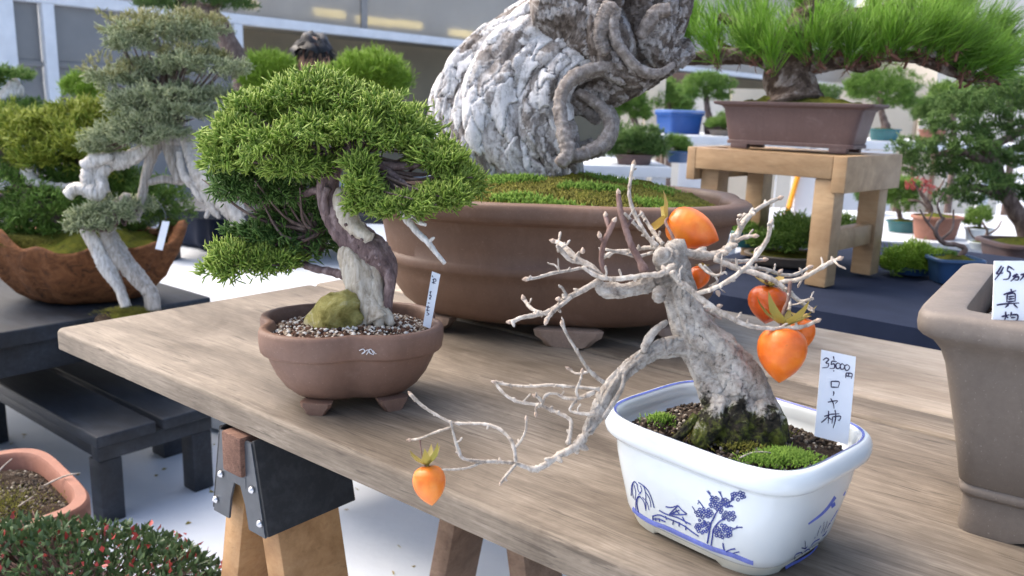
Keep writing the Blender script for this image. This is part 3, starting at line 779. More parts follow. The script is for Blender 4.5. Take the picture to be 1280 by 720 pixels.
def moss_patch(mb, c, rx, ry, n, L=.004, hz=0.004):
    a = rng.normal(size=(n, 2)) * .48; q = np.clip(1 - (a ** 2).sum(1), 0, 1)
    P = np.stack([c[0] + a[:, 0] * rx, c[1] + a[:, 1] * ry, c[2] + q * hz], -1)
    D = np.stack([a[:, 0] * .6, a[:, 1] * .6, np.ones(n)], -1) + rng.normal(size=(n, 3)) * .45
    shoots(mb, P, D, L * rng.uniform(.5, 1.3, n), np.full(n, .0006), rng.uniform(0, 1, n))
m = MB()
c = onz(985, 572, PC[2] + .091); moss_patch(m, c, .021, .015, 1500, .0034, .003)
c = onz(950, 578, PC[2] + .089); moss_patch(m, c, .016, .008, 500)
c = onz(826, 528, PC[2] + .088); moss_patch(m, c, .012, .010, 260, .005)
m.build('moss', MT['moss_bright'], soil)
m = MB()
for px, py, rx, n in ((900, 548, .018, 500), (960, 540, .016, 420), (870, 545, .012, 200), (930, 560, .02, 300)):
    moss_patch(m, onz(px, py, PC[2] + .089), rx, rx * .7, n, .0035)
m.build('dull_moss', MT['moss_fuzz'], soil)
m = MB(); tube(m, [onz(925, 572, PC[2] + .094), onz(940, 566, PC[2] + .096), onz(955, 565, PC[2] + .097), onz(973, 568, PC[2] + .091)], [.0006, .0007, .0006, .0004], 6)
m.build('straw', MT['twig'], soil)
m = MB(); rd_ = np.random.default_rng(21); n = 260
P = np.stack([rd_.uniform(-1.6, .6, n), rd_.uniform(1.0, 3.4, n), np.full(n, .002)], -1)
a = rd_.uniform(0, 6.28, n); D = np.stack([np.cos(a), np.sin(a), .08 * np.ones(n)], -1)
leaves(m, P, D, rd_.uniform(.006, .024, n), rd_.uniform(.002, .007, n), rd_.uniform(0, 1, n))
tag(m.build('fallen_litter', MT['calyx']), 'scattered dry leaf scraps on the white ground sheet', None, None, 'stuff')
def dep(p): return float((np.asarray(p) - CAM) @ FW)
# ------------------------------------------------------------------ the persimmon tree itself
DP = dep(onz(925, 548, PC[2] + .086)) + .006
def limb(mb, pts, d0, d1, sides=10, wob=.05, res=None, zoom=None, mat=0, jit=0.0, **k):
    """pts: (x, y, radius) in photograph pixels (or in a zoomed crop), read at distance d0 running to d1."""
    pts = np.asarray(pts, float)
    if zoom: pts = np.column_stack([zoom[0] + pts[:, 0] / zoom[2], zoom[1] + pts[:, 1] / zoom[2], pts[:, 2] / zoom[2]])
    t = np.linspace(0, 1, len(pts)); d = d0 + (d1 - d0) * t + jit * np.sin(t * 7 + pts[0, 0])
    P = np.array([at(x, y, q) for (x, y, _), q in zip(pts, d)]); R = pts[:, 2] * d / F
    tube(mb, P, R, sides, res or 5 * len(pts), mat, wob=wob, **k)
    return P, R
def knobs(P, R, n, mb, size=1.25, seed=0):
    """little spur knots along a twig"""
    r = np.random.default_rng(seed)
    for _ in range(n):
        i = r.integers(0, max(1, len(P) - 1)); t = r.uniform(); c = P[i] * (1 - t) + P[min(i + 1, len(P) - 1)] * t
        rad = R[i] * size; v = r.normal(size=3); v /= np.linalg.norm(v)
        tube(mb, [c, c + v * rad * 1.4, c + v * rad * 2.1], [rad * .8, rad * .62, rad * .25], 7, 5)
def twiglets(P, R, n, mb, seed, L=.010):
    r = np.random.default_rng(seed)
    for _ in range(n):
        i = r.integers(len(P) // 4, len(P)); i = min(i, len(P) - 2); c = P[i] * .5 + P[i + 1] * .5; T = nrm(P[i + 1] - P[i]); v = nrm(r.normal(size=3) * [1, .8, 1] + [0, 0, .5]); v = nrm(v - T * np.dot(v, T) * .6 + T * .35)
        l = L * r.uniform(.5, 1.5); q = r.normal(size=3) * l * .12; rad = min(R[i] * .6, .0022)
        tube(mb, [c, c + v * l * .5 + q, c + v * l * .85, c + v * l], [rad, rad * .8, rad * .95, rad * .4], 7, 9, wob=.08)
ZA = (500, 380, 2.769); ZB = (640, 200, 3.0)
pbk = lambda i: plates(.0085, 1.7, .0020, i, .7)
lob = lambda a, t: 1 + .09 * np.sin(3 * a + 5 * t) + .07 * np.sin(5 * a - 9 * t + 1) + .05 * np.sin(9 * a + 14 * t)
m = MB()
limb(m, [(934, 564, 50), (931, 540, 47), (923, 508, 41), (908, 474, 37), (889, 441, 33), (868, 412, 24.5), (856, 382, 20), (849, 354, 19), (842, 332, 19), (838, 317, 16)], DP, DP - .012, 130, 0, 240, prof=lob, disp=pbk(1))
# root flare and buttresses
for pts in ([(905, 500, 16), (890, 530, 17), (872, 556, 9)], [(945, 505, 16), (962, 532, 17), (975, 556, 8)], [(920, 505, 18), (918, 540, 20), (912, 570, 9)], [(870, 520, 6), (850, 545, 4.5), (832, 556, 2.5)], [(940, 520, 14), (945, 550, 16), (950, 572, 8)]):
    limb(m, pts, DP - .020, DP - .030, 60, 0, 70, prof=lob, disp=pbk(int(pts[0][0])))
for pts in ([(890, 420, 11), (908, 436, 14), (920, 458, 10)], [(866, 415, 12), (880, 430, 15), (898, 450, 10)]):
    limb(m, pts, DP - .014, DP - .018, 60, 0, 60, prof=lob, disp=pbk(int(pts[0][1])))
trunk = m.build('trunk', MT['perbark'], per)
m = MB()
# stub and scar at the top
limb(m, [(838, 330, 17), (829, 321, 14), (826, 316, 8)], DP - .018, DP - .026, 14, .05)
limb(m, [(826, 376, 6), (823, 368, 9), (829, 362, 7)], DP - .03, DP - .034, 10, .08)
limb(m, [(838, 316, 13), (848, 308, 12), (853, 302, 7)], DP - .01, DP - .012, 12, .05)
# heavy left limb
P, R = limb(m, [(1040, 150, 46), (990, 145, 38), (935, 148, 32), (880, 160, 28), (830, 190, 25), (790, 222, 25), (750, 265, 24), (715, 320, 27), (690, 370, 27), (672, 405, 22), (648, 442, 17)], DP - .004, DP - .040, 60, 0, 160, ZA, prof=lob, disp=pbk(77))
limb(m, [(775, 245, 6), (768, 290, 8), (740, 340, 9), (705, 395, 8)], DP - .034, DP - .042, 12, .05, None, ZA)
limb(m, [(925, 60, 9), (880, 95, 14), (850, 140, 15), (845, 165, 10)], DP - .018, DP - .024, 12, .05, None, ZA)
limb(m, [(600, 440, 30), (555, 455, 27), (500, 472, 26), (430, 487, 25), (375, 490, 27), (340, 484, 24), (322, 470, 17)], DP - .012, DP - .020, 50, 0, 80, ZB, prof=lob, disp=pbk(78))
m.build('main_limbs', MT['perlimb'], trunk)
m = MB(); D1 = DP - .040; D2 = DP - .055
for pts, a, b in (([(655, 430, 16), (612, 490, 15), (550, 525, 12), (500, 558, 12), (465, 572, 12), (430, 562, 8), (395, 550, 7)], D1, D2),
    ([(395, 550, 7), (330, 545, 6.5), (290, 545, 6), (220, 535, 6), (203, 508, 6.5), (185, 450, 5), (175, 405, 5)], D2, D2 - .012),
    ([(400, 545, 7.5), (395, 500, 6.5), (380, 465, 6.5), (340, 430, 6), (290, 415, 5.5), (240, 414, 5.5), (180, 410, 5), (120, 380, 5), (75, 350, 5), (35, 312, 6)], D2, D2 + .018),
    ([(180, 425, 4), (120, 445, 4), (70, 465, 4), (38, 470, 4)], D2 - .008, D2 + .004),
    ([(290, 545, 5), (240, 565, 4), (195, 572, 4), (145, 573, 3)], D2 - .004, D2 - .02),
    ([(400, 555, 5.5), (375, 585, 5.5), (350, 617, 5)], D2, D2 - .014),
    ([(395, 500, 5.5), (420, 470, 4.5), (435, 435, 4), (437, 402, 4)], D2, D2 - .012),
    ([(690, 295, 8), (640, 290, 6), (580, 285, 5.5), (520, 280, 5.5), (450, 285, 5), (380, 280, 5), (330, 270, 7)], D1, D1 + .02),
    ([(330, 275, 5), (360, 310, 5.5), (400, 335, 6), (450, 345, 6), (490, 352, 6.5), (520, 365, 6), (555, 380, 6.5), (590, 402, 7), (590, 440, 7.5), (582, 485, 9)], D1 + .02, D1),
    ([(490, 350, 5.5), (505, 315, 5.5), (540, 310, 5), (570, 325, 6), (620, 325, 7), (672, 305, 9)], D1 + .012, D1),
    ([(620, 330, 6), (610, 300, 5), (622, 270, 5), (630, 238, 4)], D1, D1 - .012), ([(612, 328, 5), (596, 350, 5), (590, 370, 5), (640, 380, 6.5), (675, 380, 8)], D1 + .003, D1 - .003),
    ([(705, 272, 8), (665, 240, 6.5), (640, 210, 6), (610, 160, 5.5), (580, 110, 5), (560, 68, 6)], D1, D1 - .02),
    ([(650, 235, 4.5), (610, 240, 4), (583, 224, 4)], D1 - .004, D1 + .01), ([(480, 345, 4), (470, 360, 3.5), (470, 378, 4)], D1 + .01, D1), ([(492, 340, 5), (480, 325, 6), (470, 318, 4)], D1 + .01, D1 - .004),
    ([(545, 380, 5), (548, 372, 6)], D1, D1 - .006)):
    P, R = limb(m, pts, a, b, 8, .10, None, ZA, jit=.002); knobs(P, R, max(1, len(pts) - 2), m, 1.15, int(pts[0][0])); twiglets(P, R, 1 if len(pts) > 4 else 0, m, int(pts[0][0]) + 1, .007)
E0 = DP - .016
for pts, a, b in (([(335, 470, 18), (320, 458, 14), (280, 480, 11), (230, 507, 11), (190, 530, 10), (150, 562, 9.5), (100, 580, 9), (40, 590, 9), (0, 607, 9)], E0, E0 - .02),
    ([(230, 507, 8), (190, 540, 8), (160, 562, 8), (128, 602, 9)], E0 - .008, E0 - .03), ([(115, 577, 7.5), (72, 556, 6.5), (45, 522, 8)], E0 - .012, E0 + .006),
    ([(345, 448, 10), (300, 402, 12.5), (260, 380, 11.5), (220, 350, 11.5), (185, 316, 10), (158, 305, 8)], E0, E0 + .03), ([(262, 386, 8.5), (220, 376, 8), (190, 346, 8.5), (168, 320, 6)], E0 + .012, E0 + .008),
    ([(335, 432, 7), (280, 405, 6.5), (210, 415, 6), (150, 425, 6.5), (100, 440, 6), (58, 446, 7)], E0, E0 - .03), ([(612, 395, 13), (560, 427, 11.5), (500, 432, 10.5), (440, 441, 10), (380, 446, 9), (320, 435, 8.5), (265, 402, 7)], E0 - .02, E0 - .012),
    ([(545, 322, 10), (510, 290, 8.5), (480, 240, 8.5), (455, 190, 8), (440, 130, 7), (445, 70, 6.5), (455, 18, 7.5)], E0, E0 + .016), ([(482, 262, 6.5), (450, 230, 6), (422, 200, 6)], E0 + .006, E0 - .01),
    ([(565, 315, 8.5), (530, 270, 8), (490, 208, 7)], E0 + .008, E0 + .03), ([(565, 328, 9), (500, 330, 8.5), (440, 341, 8), (380, 345, 7.5), (335, 372, 6.5)], E0 + .01, E0 + .024), ([(532, 345, 7), (470, 362, 6.5), (430, 352, 6.5), (352, 335, 6)], E0 + .012, E0 - .004),
    ([(630, 345, 22), (700, 356, 18), (760, 357, 17), (810, 331, 16), (840, 290, 14), (865, 240, 12), (900, 200, 9.5), (950, 166, 8.5), (1000, 144, 7.5)], E0 + .004, E0 + .03),
    ([(832, 310, 9), (870, 290, 7.5), (906, 284, 6.5)], E0 + .014, E0), ([(860, 262, 7), (850, 240, 5), (846, 222, 5)], E0 + .016, E0 + .01), ([(782, 372, 10.5), (850, 381, 8.5), (940, 374, 7.5)], E0 + .008, E0 + .04), ([(760, 370, 13), (840, 405, 11.5), (900, 421, 11), (960, 440, 11), (1000, 465, 10), (1032, 490, 8.5), (1080, 530, 8), (1120, 557, 7)], E0 + .004, E0 - .012),
    ([(870, 405, 8.5), (950, 410, 7.5), (1010, 430, 7), (1060, 430, 7), (1112, 404, 6.5)], E0, E0 + .03), ([(1005, 458, 8.5), (1080, 446, 8.5), (1140, 415, 8.5), (1190, 386, 8.5), (1226, 370, 6.5)], E0 - .006, E0 - .03),
    ([(690, 502, 9.5), (760, 480, 9.5), (830, 440, 9.5), (890, 390, 9), (930, 340, 9), (960, 290, 9), (970, 238, 8)], E0 - .020, E0 - .05),
    ([(590, 395, 16), (620, 450, 12), (660, 480, 11.5), (710, 522, 11.5), (760, 556, 10.5), (800, 580, 10), (870, 615, 9), (940, 630, 8.5), (1020, 632, 8.5), (1090, 625, 8.5), (1142, 604, 7.5)], E0 - .018, E0 - .028),
    ([(640, 470, 8), (620, 450, 9), (600, 420, 12)], E0 - .024, E0 - .024), ([(700, 540, 6), (740, 572, 5.5), (782, 596, 4.5)], E0 + .006, E0 + .02), ([(702, 392, 6.5), (735, 422, 5.5), (770, 432, 5), (800, 420, 4)], E0, E0 - .012), ([(1080, 530, 6), (1110, 525, 6), (1130, 520, 5)], E0 - .012, E0 - .02), ([(1035, 500, 5), (1042, 530, 5), (1040, 560, 6)], E0 - .012, E0 - .02), ([(720, 395, 5), (770, 450, 5), (740, 475, 5)], E0, E0 + .006)):
    P, R = limb(m, pts, a, b, 9, .09, None, ZB, jit=.002); knobs(P, R, max(2, len(pts) - 1), m, 1.1, int(pts[0][1])); twiglets(P, R, 2 if len(pts) > 4 else 1, m, int(pts[0][1]) + 1, .011)
m.build('twigs', MT['twig'], trunk)
m = MB()
for pts, a, b in (([(498, 418, 20), (478, 375, 14), (450, 325, 13), (428, 262, 12), (407, 190, 11), (399, 128, 9)], E0 - .014, E0 - .006), ([(345, 420, 9), (335, 370, 9.5), (346, 310, 10), (366, 265, 11), (382, 230, 9)], E0 - .004, E0 - .02),
    ([(345, 312, 7), (330, 288, 7)], E0 - .01, E0 - .016), ([(366, 265, 8), (352, 212, 9)], E0 - .014, E0 - .008), ([(428, 262, 6), (440, 235, 6), (452, 222, 4)], E0 - .01, E0 - .004)):
    limb(m, pts, a, b, 9, .06, None, ZB)
m.build('red_brown_twigs', MT['redtwig'], trunk)
def bud(zoom, x, y, dx, dy, d, L=16, r=6):
    m = MB()
    limb(m, [(x, y, r * .8), (x + dx * L * .45, y + dy * L * .45, r), (x + dx * L, y + dy * L, r * .25)], d, d - .001, 8, .03, 7, zoom)
    m.build('bud', MT['bud'], trunk)
for a in ((38, 315, -.6, -.8, D2 + .018), (330, 270, -.95, -.2, D1 + .02), (560, 72, -.1, -1, D1 - .02), (437, 402, 0, -1, D2 - .012), (470, 320, -.8, -.5, D1), (630, 238, .1, -1, D1 - .012), (585, 225, -.8, -.5, D1 + .01), (38, 470, -1, .1, D2 + .004), (350, 615, -.3, .9, D2 - .014), (470, 376, 0, 1, D1)):
    bud(ZA, *a)
for a in ((45, 525, -.3, -.9, E0 + .006), (0, 606, -1, .1, E0 - .02), (130, 600, -.3, .9, E0 - .03), (160, 305, -.9, -.2, E0 + .03), (60, 446, -1, .1, E0 - .03), (455, 22, .2, -1, E0 + .016), (400, 130, -.1, -1, E0 - .006), (352, 215, -.1, -1, E0 - .008), (380, 232, .5, -.8, E0 - .02), (330, 290, -.2, -1, E0 - .016), (1000, 145, .9, -.4, E0 + .03), (940, 374, 1, -.1, E0 + .04), (1120, 555, .6, .8, E0 - .012), (1110, 405, .9, -.4, E0 + .03), (1224, 371, .9, -.3, E0 - .03), (970, 240, .2, -1, E0 - .05), (1140, 605, .9, -.4, E0 - .028), (905, 285, 1, 0, E0), (1000, 425, .7, -.7, E0 + .012), (490, 210, -.4, -.9, E0 + .03), (770, 490, .3, 1, E0 + .006), (265, 350, 0, -1, E0 + .01), (180, 520, -.8, .1, E0 - .01), (770, 550, .9, -.2, E0 - .02)):
    bud(ZB, *a, L=22, r=9)

def fruit(c, axis, r, L, matk, calyx, seed, mb_leaf=None, ncal=4, lift0=None, calk='calyx'):
    """pointed persimmon: axis runs from the calyx to the tip"""
    rr = np.random.default_rng(seed); axis = nrm(np.asarray(axis, float)); a = np.array([.3, 1, .2]); e1 = nrm(np.cross(axis, a)); e2 = np.cross(axis, e1)
    t = np.array([0, .02, .06, .13, .22, .33, .45, .57, .68, .78, .86, .92, .96, .985, 1.0])
    w = np.array([.0, .30, .55, .78, .93, 1.0, 1.0, .94, .82, .66, .48, .31, .18, .09, .03])
    t2 = np.linspace(0, 1, 40); w2 = np.interp(t2, t, w); n = 40; th = np.linspace(0, 2 * np.pi, n, endpoint=False)
    m = MB(); ph = rr.uniform(0, 6.28)
    k = 1 + .03 * np.cos(4 * th[None] + ph) * np.sin(np.pi * t2)[:, None]
    X = c - axis * L / 2 + axis * (t2 * L)[:, None, None] + (e1 * np.cos(th)[:, None] + e2 * np.sin(th)[:, None])[None] * (w2[:, None] * k * r)[..., None]
    # hollow under the calyx
    X = X + axis * (np.exp(-(w2 / .45) ** 2) * (t2 < .3) * L * .05)[:, None, None]
    m.add(X.reshape(-1, 3), [grid_faces(40, n)])
    fo = m.build('fruit', MT[matk], per)
    m = MB(); base = c - axis * L / 2 + axis * L * .035
    for i in range(ncal):
        q = i * 2 * np.pi / ncal + rr.uniform(-.3, .3) + ph; d = e1 * math.cos(q) + e2 * math.sin(q); s = np.cross(axis, d); ln = r * calyx * rr.uniform(.8, 1.2)
        lift = rr.uniform(.3, 1.0) if lift0 is None else lift0 * rr.uniform(.75, 1.2)
        wk = 1.0 if lift0 is None or lift0 < 1.4 else .62
        prof_ = [(0, .10, 0), (.3, .34, .10), (.6, .30, .22), (.85, .14, .42), (1, .01, .6)]
        X = []
        for f, wd, up in prof_:
            cc = base + d * ln * f - axis * ln * up * lift
            wd *= wk; X += [cc - s * ln * wd - axis * ln * wd * .35, cc, cc + s * ln * wd - axis * ln * wd * .35]
        fs = []
        for j in range(4):
            for kk in (0, 1): fs.append([3 * j + kk, 3 * j + kk + 1, 3 * j + kk + 4, 3 * j + kk + 3])
        m.add(np.array(X), [np.array(fs)], 0, tint=rr.uniform(0, 1), tip=np.repeat([0, .2, .4, .7, 1.0], 3))
    tube(m, [base + axis * .001, base - axis * r * .12, base - axis * r * .3], [r * .16, r * .10, r * .05], 7, 6, tint=.5, tip=.6)
    m.build('calyx', MT[calk], fo)
    return fo
cr, cu, cf = CR, CU, FW
def dirpx(dx, dy, dz=0.0): return nrm(CR * dx - CU * dy + FW * dz)
fz = DP / F
fruit(at(865, 287, E0 + .030), dirpx(.86, .38, -.25), 25.5 * fz, 72 * fz, 'orange', 1.2, 1, lift0=1.0)
fruit(at(874, 347, E0 + .022), dirpx(-.25, 1, -.2), 13 * fz, 31 * fz, 'orange_deep', .8, 2)
fruit(at(960, 380, E0 + .018), dirpx(-.1, 1, .15), 24.5 * fz, 50 * fz, 'orange_deep', .95, 3)
fruit(at(977, 442, E0 - .018), dirpx(-.12, 1, -.1), 28 * fz, 69 * fz, 'orange', 1.15, 4, ncal=5, lift0=1.7, calk='calyx_green')
fruit(at(1004, 416, E0 + .026), dirpx(.15, 1, .1), 15 * fz, 40 * fz, 'orange', .9, 5)
fruit(at(537, 606, D2 - .006), dirpx(.12, 1, -.05), 18.5 * fz, 47 * fz, 'orange', 1.3, 6, ncal=6, lift0=1.5, calk='calyx_green')
for pts, a, b in (([(525, 549, 1.2), (526, 560, 1.0), (528, 572, 1.0), (532, 584, 1.5)], D2 + .003, D2 - .006), ([(988, 352, 2.5), (985, 375, 2.4), (978, 395, 2.6), (977, 414, 2.2)], E0 - .012, E0 - .018),
    ([(958, 345, 2.2), (958, 352, 2.4), (960, 358, 2.2)], E0 - .003, E0 + .018), ([(835, 272, 1.5), (832, 278, 2.0), (838, 290, 2.0), (845, 306, 2.4)], E0 + .028, E0 + .003)):
    m = MB(); limb(m, pts, a, b, 7, .04); m.build('fruit_stalk', MT['redtwig'], trunk)

# ------------------------------------------------------------------ small juniper in a brown lobed pot
JC = onz(441, 497, TZ); JC = at(441, 413, 1.0); JD = 1.028
q = onz(440, 494, TZ); JC = np.array([q[0], q[1], TZ])
jun = thing('juniper_bonsai', 'small bright green juniper bonsai with twisted trunk in a brown lobed pot', 'bonsai', JC)
yawc = math.atan2(JC[0], JC[1]) * -1.0 + .06
JRX, JRY, JH = .1105, .092, .097
msh = mokko(.12, .16, 2.6)
prof = [(.30, .010), (.54, .010), (.63, .013), (.73, .021), (.82, .033), (.885, .046), (.915, .0535), (.92, .055), (.935, .0558), (.97, .0562), (.985, .058), (1.0, .068), (1.0, .0765), (.985, .080), (.94, .0808), (.905, .0795), (.885, .075), (.875, .066)]
prof = [(k, z * 1.2) for k, z in prof]
m = MB(); vessel(m, JC, yawc, JRX, JRY, prof, msh, 200)
jpot = m.build('pot', MT['brownpot'], jun, sharp=60)
def foot(parent, c, yaw, w, h, dep_, mat):
    m = MB(); o = [(-1, 1), (1, 1), (.94, .62), (.78, .42), (.62, .06), (.5, 0), (-.5, 0), (-.62, .06), (-.78, .42), (-.94, .62)]
    n = len(o); ca, sa = math.cos(yaw), math.sin(yaw); X = []
    for dy, k in ((-dep_ * .5, .8), (-dep_ * .5 + .003, 1.0), (dep_ * .5, .8)):
        for x, z in o:
            a = x * w / 2 * k; X.append((c[0] + a * ca - dy * sa, c[1] + a * sa + dy * ca, c[2] + (h * z if k == 1 else h * (.5 + (z - .5) * .9) if z > 0 else 0)))
    j = np.arange(n); j2 = (j + 1) % n
    m.add(X, [grid_faces(3, n), np.array([list(range(n))]), np.array([list(range(2 * n, 3 * n))[::-1]])])
    return m.build('foot', mat, parent, sharp=50)
for a in (-125, -55, 55, 125):
    r = math.radians(a); lx, ly = JRX * .56 * math.cos(r) * 1.15, JRY * .66 * math.sin(r)
    c = JC + np.array([lx * math.cos(yawc) - ly * math.sin(yawc), lx * math.sin(yawc) + ly * math.cos(yawc), 0])
    foot(jpot, c, yawc + (r + math.pi / 2) * .35 * (1 if abs(a) < 90 else -1) * 0 + math.radians(-18 if a in (-125, 55) else 18), .037, .0150, .028, MT['pale_foot'] if 0 else MT['brownpot'])
# faint chalk scrawl below the rim
m = MB()
def jwall(px, py):
    r = ray(px, py); n = np.array([math.sin(yawc), -math.cos(yawc), 0]); p0 = JC + n * JRY * .92
    return CAM + r * (np.dot(p0 - CAM, n) / np.dot(r, n)) + n * .0008
for pts in ([(449, 438), (454, 436), (456, 440), (452, 442), (460, 437), (463, 442)], [(458, 443), (463, 436), (467, 443), (461, 440)], [(466, 438), (470, 442), (474, 437), (478, 441), (481, 440)]):
    P = np.array([jwall(x, y) for x, y in pts]); tube(m, P, np.full(len(P), .0005), 5, 16)
m.build('chalk_marks', MT['signwhite'], jpot)
m = MB(); mound(m, JC + [0, 0, .080], yawc, JRX * .875, JRY * .875, .012, msh, 100, 20, .2, bump=.001)
js = m.build('soil', MT['soil_pale'], jun)
def pebbles(n, c, rx, ry, yaw, hz, lo, hi, tintf=None):
    a = rng.uniform(-1, 1, (n * 2, 2)); a = a[(a ** 2).sum(1) < .86][:n]; x, y = a[:, 0] * rx, a[:, 1] * ry; q2 = np.sqrt((a ** 2).sum(1))
    P = np.stack([c[0] + x * math.cos(yaw) - y * math.sin(yaw), c[1] + x * math.sin(yaw) + y * math.cos(yaw), c[2] + hz * (1 - q2 ** 2.2)], -1)
    return P, rng.uniform(lo, hi, len(P)), rng.uniform(0, .99, len(P))
P, R, t_ = pebbles(2600, JC + [0, 0, .082], JRX * .9, JRY * .9, yawc, .012, .0012, .0032)
m = MB(); scatter_stones(m, P, R, t_); tag(m.build('gravel', MT['pebble'], js), None, kind='stuff')
m = MB(); c = onz(418, 398, JC[2] + .099); c[2] = JC[2] + .102
bm = bmesh.new(); bmesh.ops.create_icosphere(bm, subdivisions=4, radius=1.0)
Vx = np.array([v.co[:] for v in bm.verts]); Fx = np.array([[v.index for v in f.verts] for f in bm.faces]); bm.free()
kk = rng.normal(size=(8, 3)) * 2.5; ph = rng.uniform(0, 6.28, 8); kk2 = rng.normal(size=(12, 3)) * 9; ph2 = rng.uniform(0, 6.28, 12)
Vx = Vx * (1 + .10 * np.sin(Vx @ kk.T + ph).sum(1, keepdims=True) / 2 + .03 * np.sin(Vx @ kk2.T + ph2).sum(1, keepdims=True) / 2)
Vx = Vx * np.array([.031, .026, .028]); sh = Vx[:, 2:3] * np.array([[.35, 0, 0]]); m.add(c + Vx + sh, [Fx])
m.build('mossy_stone', MT['mossrock'], js)
# trunk: live vein wound round pale deadwood
m = MB(); JT = dep(onz(462, 402, JC[2] + .092))
tw = lambda a, t: 1 + .16 * np.sin(2 * a + 6 * t) + .08 * np.sin(5 * a - 8 * t) + .04 * np.sin(11 * a + 7 * t)
limb(m, [(484, 392, 6), (485, 372, 7), (486, 352, 10), (482, 334, 17), (470, 318, 22), (453, 304, 22), (434, 288, 19), (418, 268, 15), (410, 246, 12.5), (411, 222, 12), (419, 202, 11.5), (436, 184, 9), (455, 170, 6)], JT + .006, JT + .0, 40, .02, 110, prof=tw)
for pts in ([(425, 250, 6), (418, 270, 7), (428, 292, 8), (446, 308, 7)], [(482, 330, 7), (487, 346, 8), (486, 364, 6), (484, 385, 5)], [(410, 235, 5), (405, 250, 5), (408, 268, 5)]):
    limb(m, pts, JT - .010, JT - .010, 10, .06, prof=tw)
for x, y in ((452, 300), (462, 312), (447, 309), (470, 322), (440, 296), (458, 322), (474, 331), (432, 281)):
    limb(m, [(x - 2, y, 1), (x, y, 2.6), (x + 2, y + 1, 1)], JT - .026, JT - .026, 8, .1, 6)
limb(m, [(425, 208, 7), (395, 200, 5.5), (360, 205, 4.5), (330, 195, 3)], JT, JT - .03, 8, .07); limb(m, [(432, 345, 6), (415, 340, 5.5), (395, 336, 5), (370, 328, 4), (340, 318, 3)], JT + .01, JT + .05, 8, .08)
limb(m, [(414, 240, 6), (395, 238, 5), (370, 245, 5), (345, 240, 4)], JT + .01, JT + .04, 8, .08); limb(m, [(440, 190, 7), (470, 205, 6), (500, 208, 5.5), (525, 205, 4)], JT - .01, JT - .01, 8, .09)
limb(m, [(440, 188, 7), (430, 165, 6), (415, 150, 4)], JT, JT, 8, .07); limb(m, [(445, 182, 7), (480, 165, 5), (500, 158, 3)], JT, JT + .02, 8, .07); limb(m, [(465, 200, 5), (500, 225, 4), (520, 245, 3)], JT - .01, JT - .03, 8, .09)
jt = m.build('trunk', MT['jun_trunk'], jun)
m = MB()
limb(m, [(472, 400, 21), (467, 390, 17), (460, 376, 15), (451, 356, 16), (443, 336, 16), (434, 318, 12), (432, 306, 7)], JT - .008, JT - .006, 24, .02, 60, prof=tw)
limb(m, [(474, 390, 12), (470, 365, 11), (466, 345, 11), (458, 328, 10)], JT - .004, JT - .001, 16, .03, prof=tw)
limb(m, [(462, 392, 9), (459, 400, 9), (455, 408, 5)], JT - .012, JT - .02, 10, .05); limb(m, [(476, 390, 10), (484, 398, 9), (490, 406, 4)], JT - .010, JT - .018, 10, .05); limb(m, [(470, 392, 9), (473, 402, 8), (474, 410, 4)], JT - .016, JT - .024, 10, .05)
limb(m, [(462, 300, 10), (446, 286, 12), (433, 268, 11), (424, 250, 8), (424, 236, 4)], JT - .0145, JT - .0125, 16, .04, prof=tw)
m.build('deadwood', MT['jun_shari'], jt)
m = MB()
limb(m, [(498, 262, 2.2), (510, 276, 4.2), (522, 291, 4.2), (535, 303, 3.8), (545, 316, 3.2), (556, 329, 2.6)], JT - .03, JT - .05, 10, .06); limb(m, [(512, 268, 2.4), (522, 277, 3), (532, 281, 2.2)], JT - .032, JT - .05, 8, .06)
limb(m, [(536, 303, 2.4), (540, 299, 2.2), (543, 297, 1.2)], JT - .043, JT - .046, 8, .05); limb(m, [(510, 262, 1.5), (506, 273, 3.2), (512, 281, 3.4)], JT - .03, JT - .034, 8, .05)
m.build('dead_branch', MT['shari'], jt)
J = JT
topp = [(305, 168, J - .005, 42, 26, .05), (335, 138, J + .01, 44, 30, .055), (385, 122, J + .02, 46, 30, .06), (430, 122, J + .02, 44, 30, .055), (475, 140, J + .02, 44, 30, .055), (512, 160, J + .02, 38, 26, .05), (290, 195, J - .01, 34, 22, .045), (345, 178, J - .035, 46, 28, .045), (395, 160, J - .03, 44, 28, .045), (445, 160, J - .03, 44, 24, .045), (490, 172, J - .01, 34, 16, .04), (370, 205, J - .04, 40, 20, .035), (275, 180, J + .02, 26, 20, .035)]
rightp = [(552, 196, J - .0, 34, 20, .04), (574, 222, J - .012, 30, 18, .035), (548, 246, J - .04, 32, 18, .032), (500, 254, J - .05, 38, 17, .032), (454, 228, J - .05, 26, 20, .028), (462, 252, J - .055, 26, 15, .024), (450, 204, J - .042, 22, 14, .026), (530, 186, J + .03, 30, 14, .03), (592, 234, J, 14, 10, .02)]
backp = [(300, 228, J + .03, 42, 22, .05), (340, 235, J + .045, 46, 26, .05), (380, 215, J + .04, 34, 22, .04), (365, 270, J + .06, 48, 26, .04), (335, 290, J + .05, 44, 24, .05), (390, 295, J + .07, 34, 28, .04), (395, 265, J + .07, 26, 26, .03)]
lowp = [(312, 322, J + .03, 46, 22, .045), (290, 330, J + .025, 28, 16, .03), (345, 318, J + .045, 34, 16, .04)]
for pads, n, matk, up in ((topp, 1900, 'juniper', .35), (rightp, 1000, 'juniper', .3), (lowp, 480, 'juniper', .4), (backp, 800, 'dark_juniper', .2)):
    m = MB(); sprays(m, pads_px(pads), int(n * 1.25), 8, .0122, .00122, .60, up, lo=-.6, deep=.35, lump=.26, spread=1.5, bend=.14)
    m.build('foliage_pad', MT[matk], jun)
m = MB()
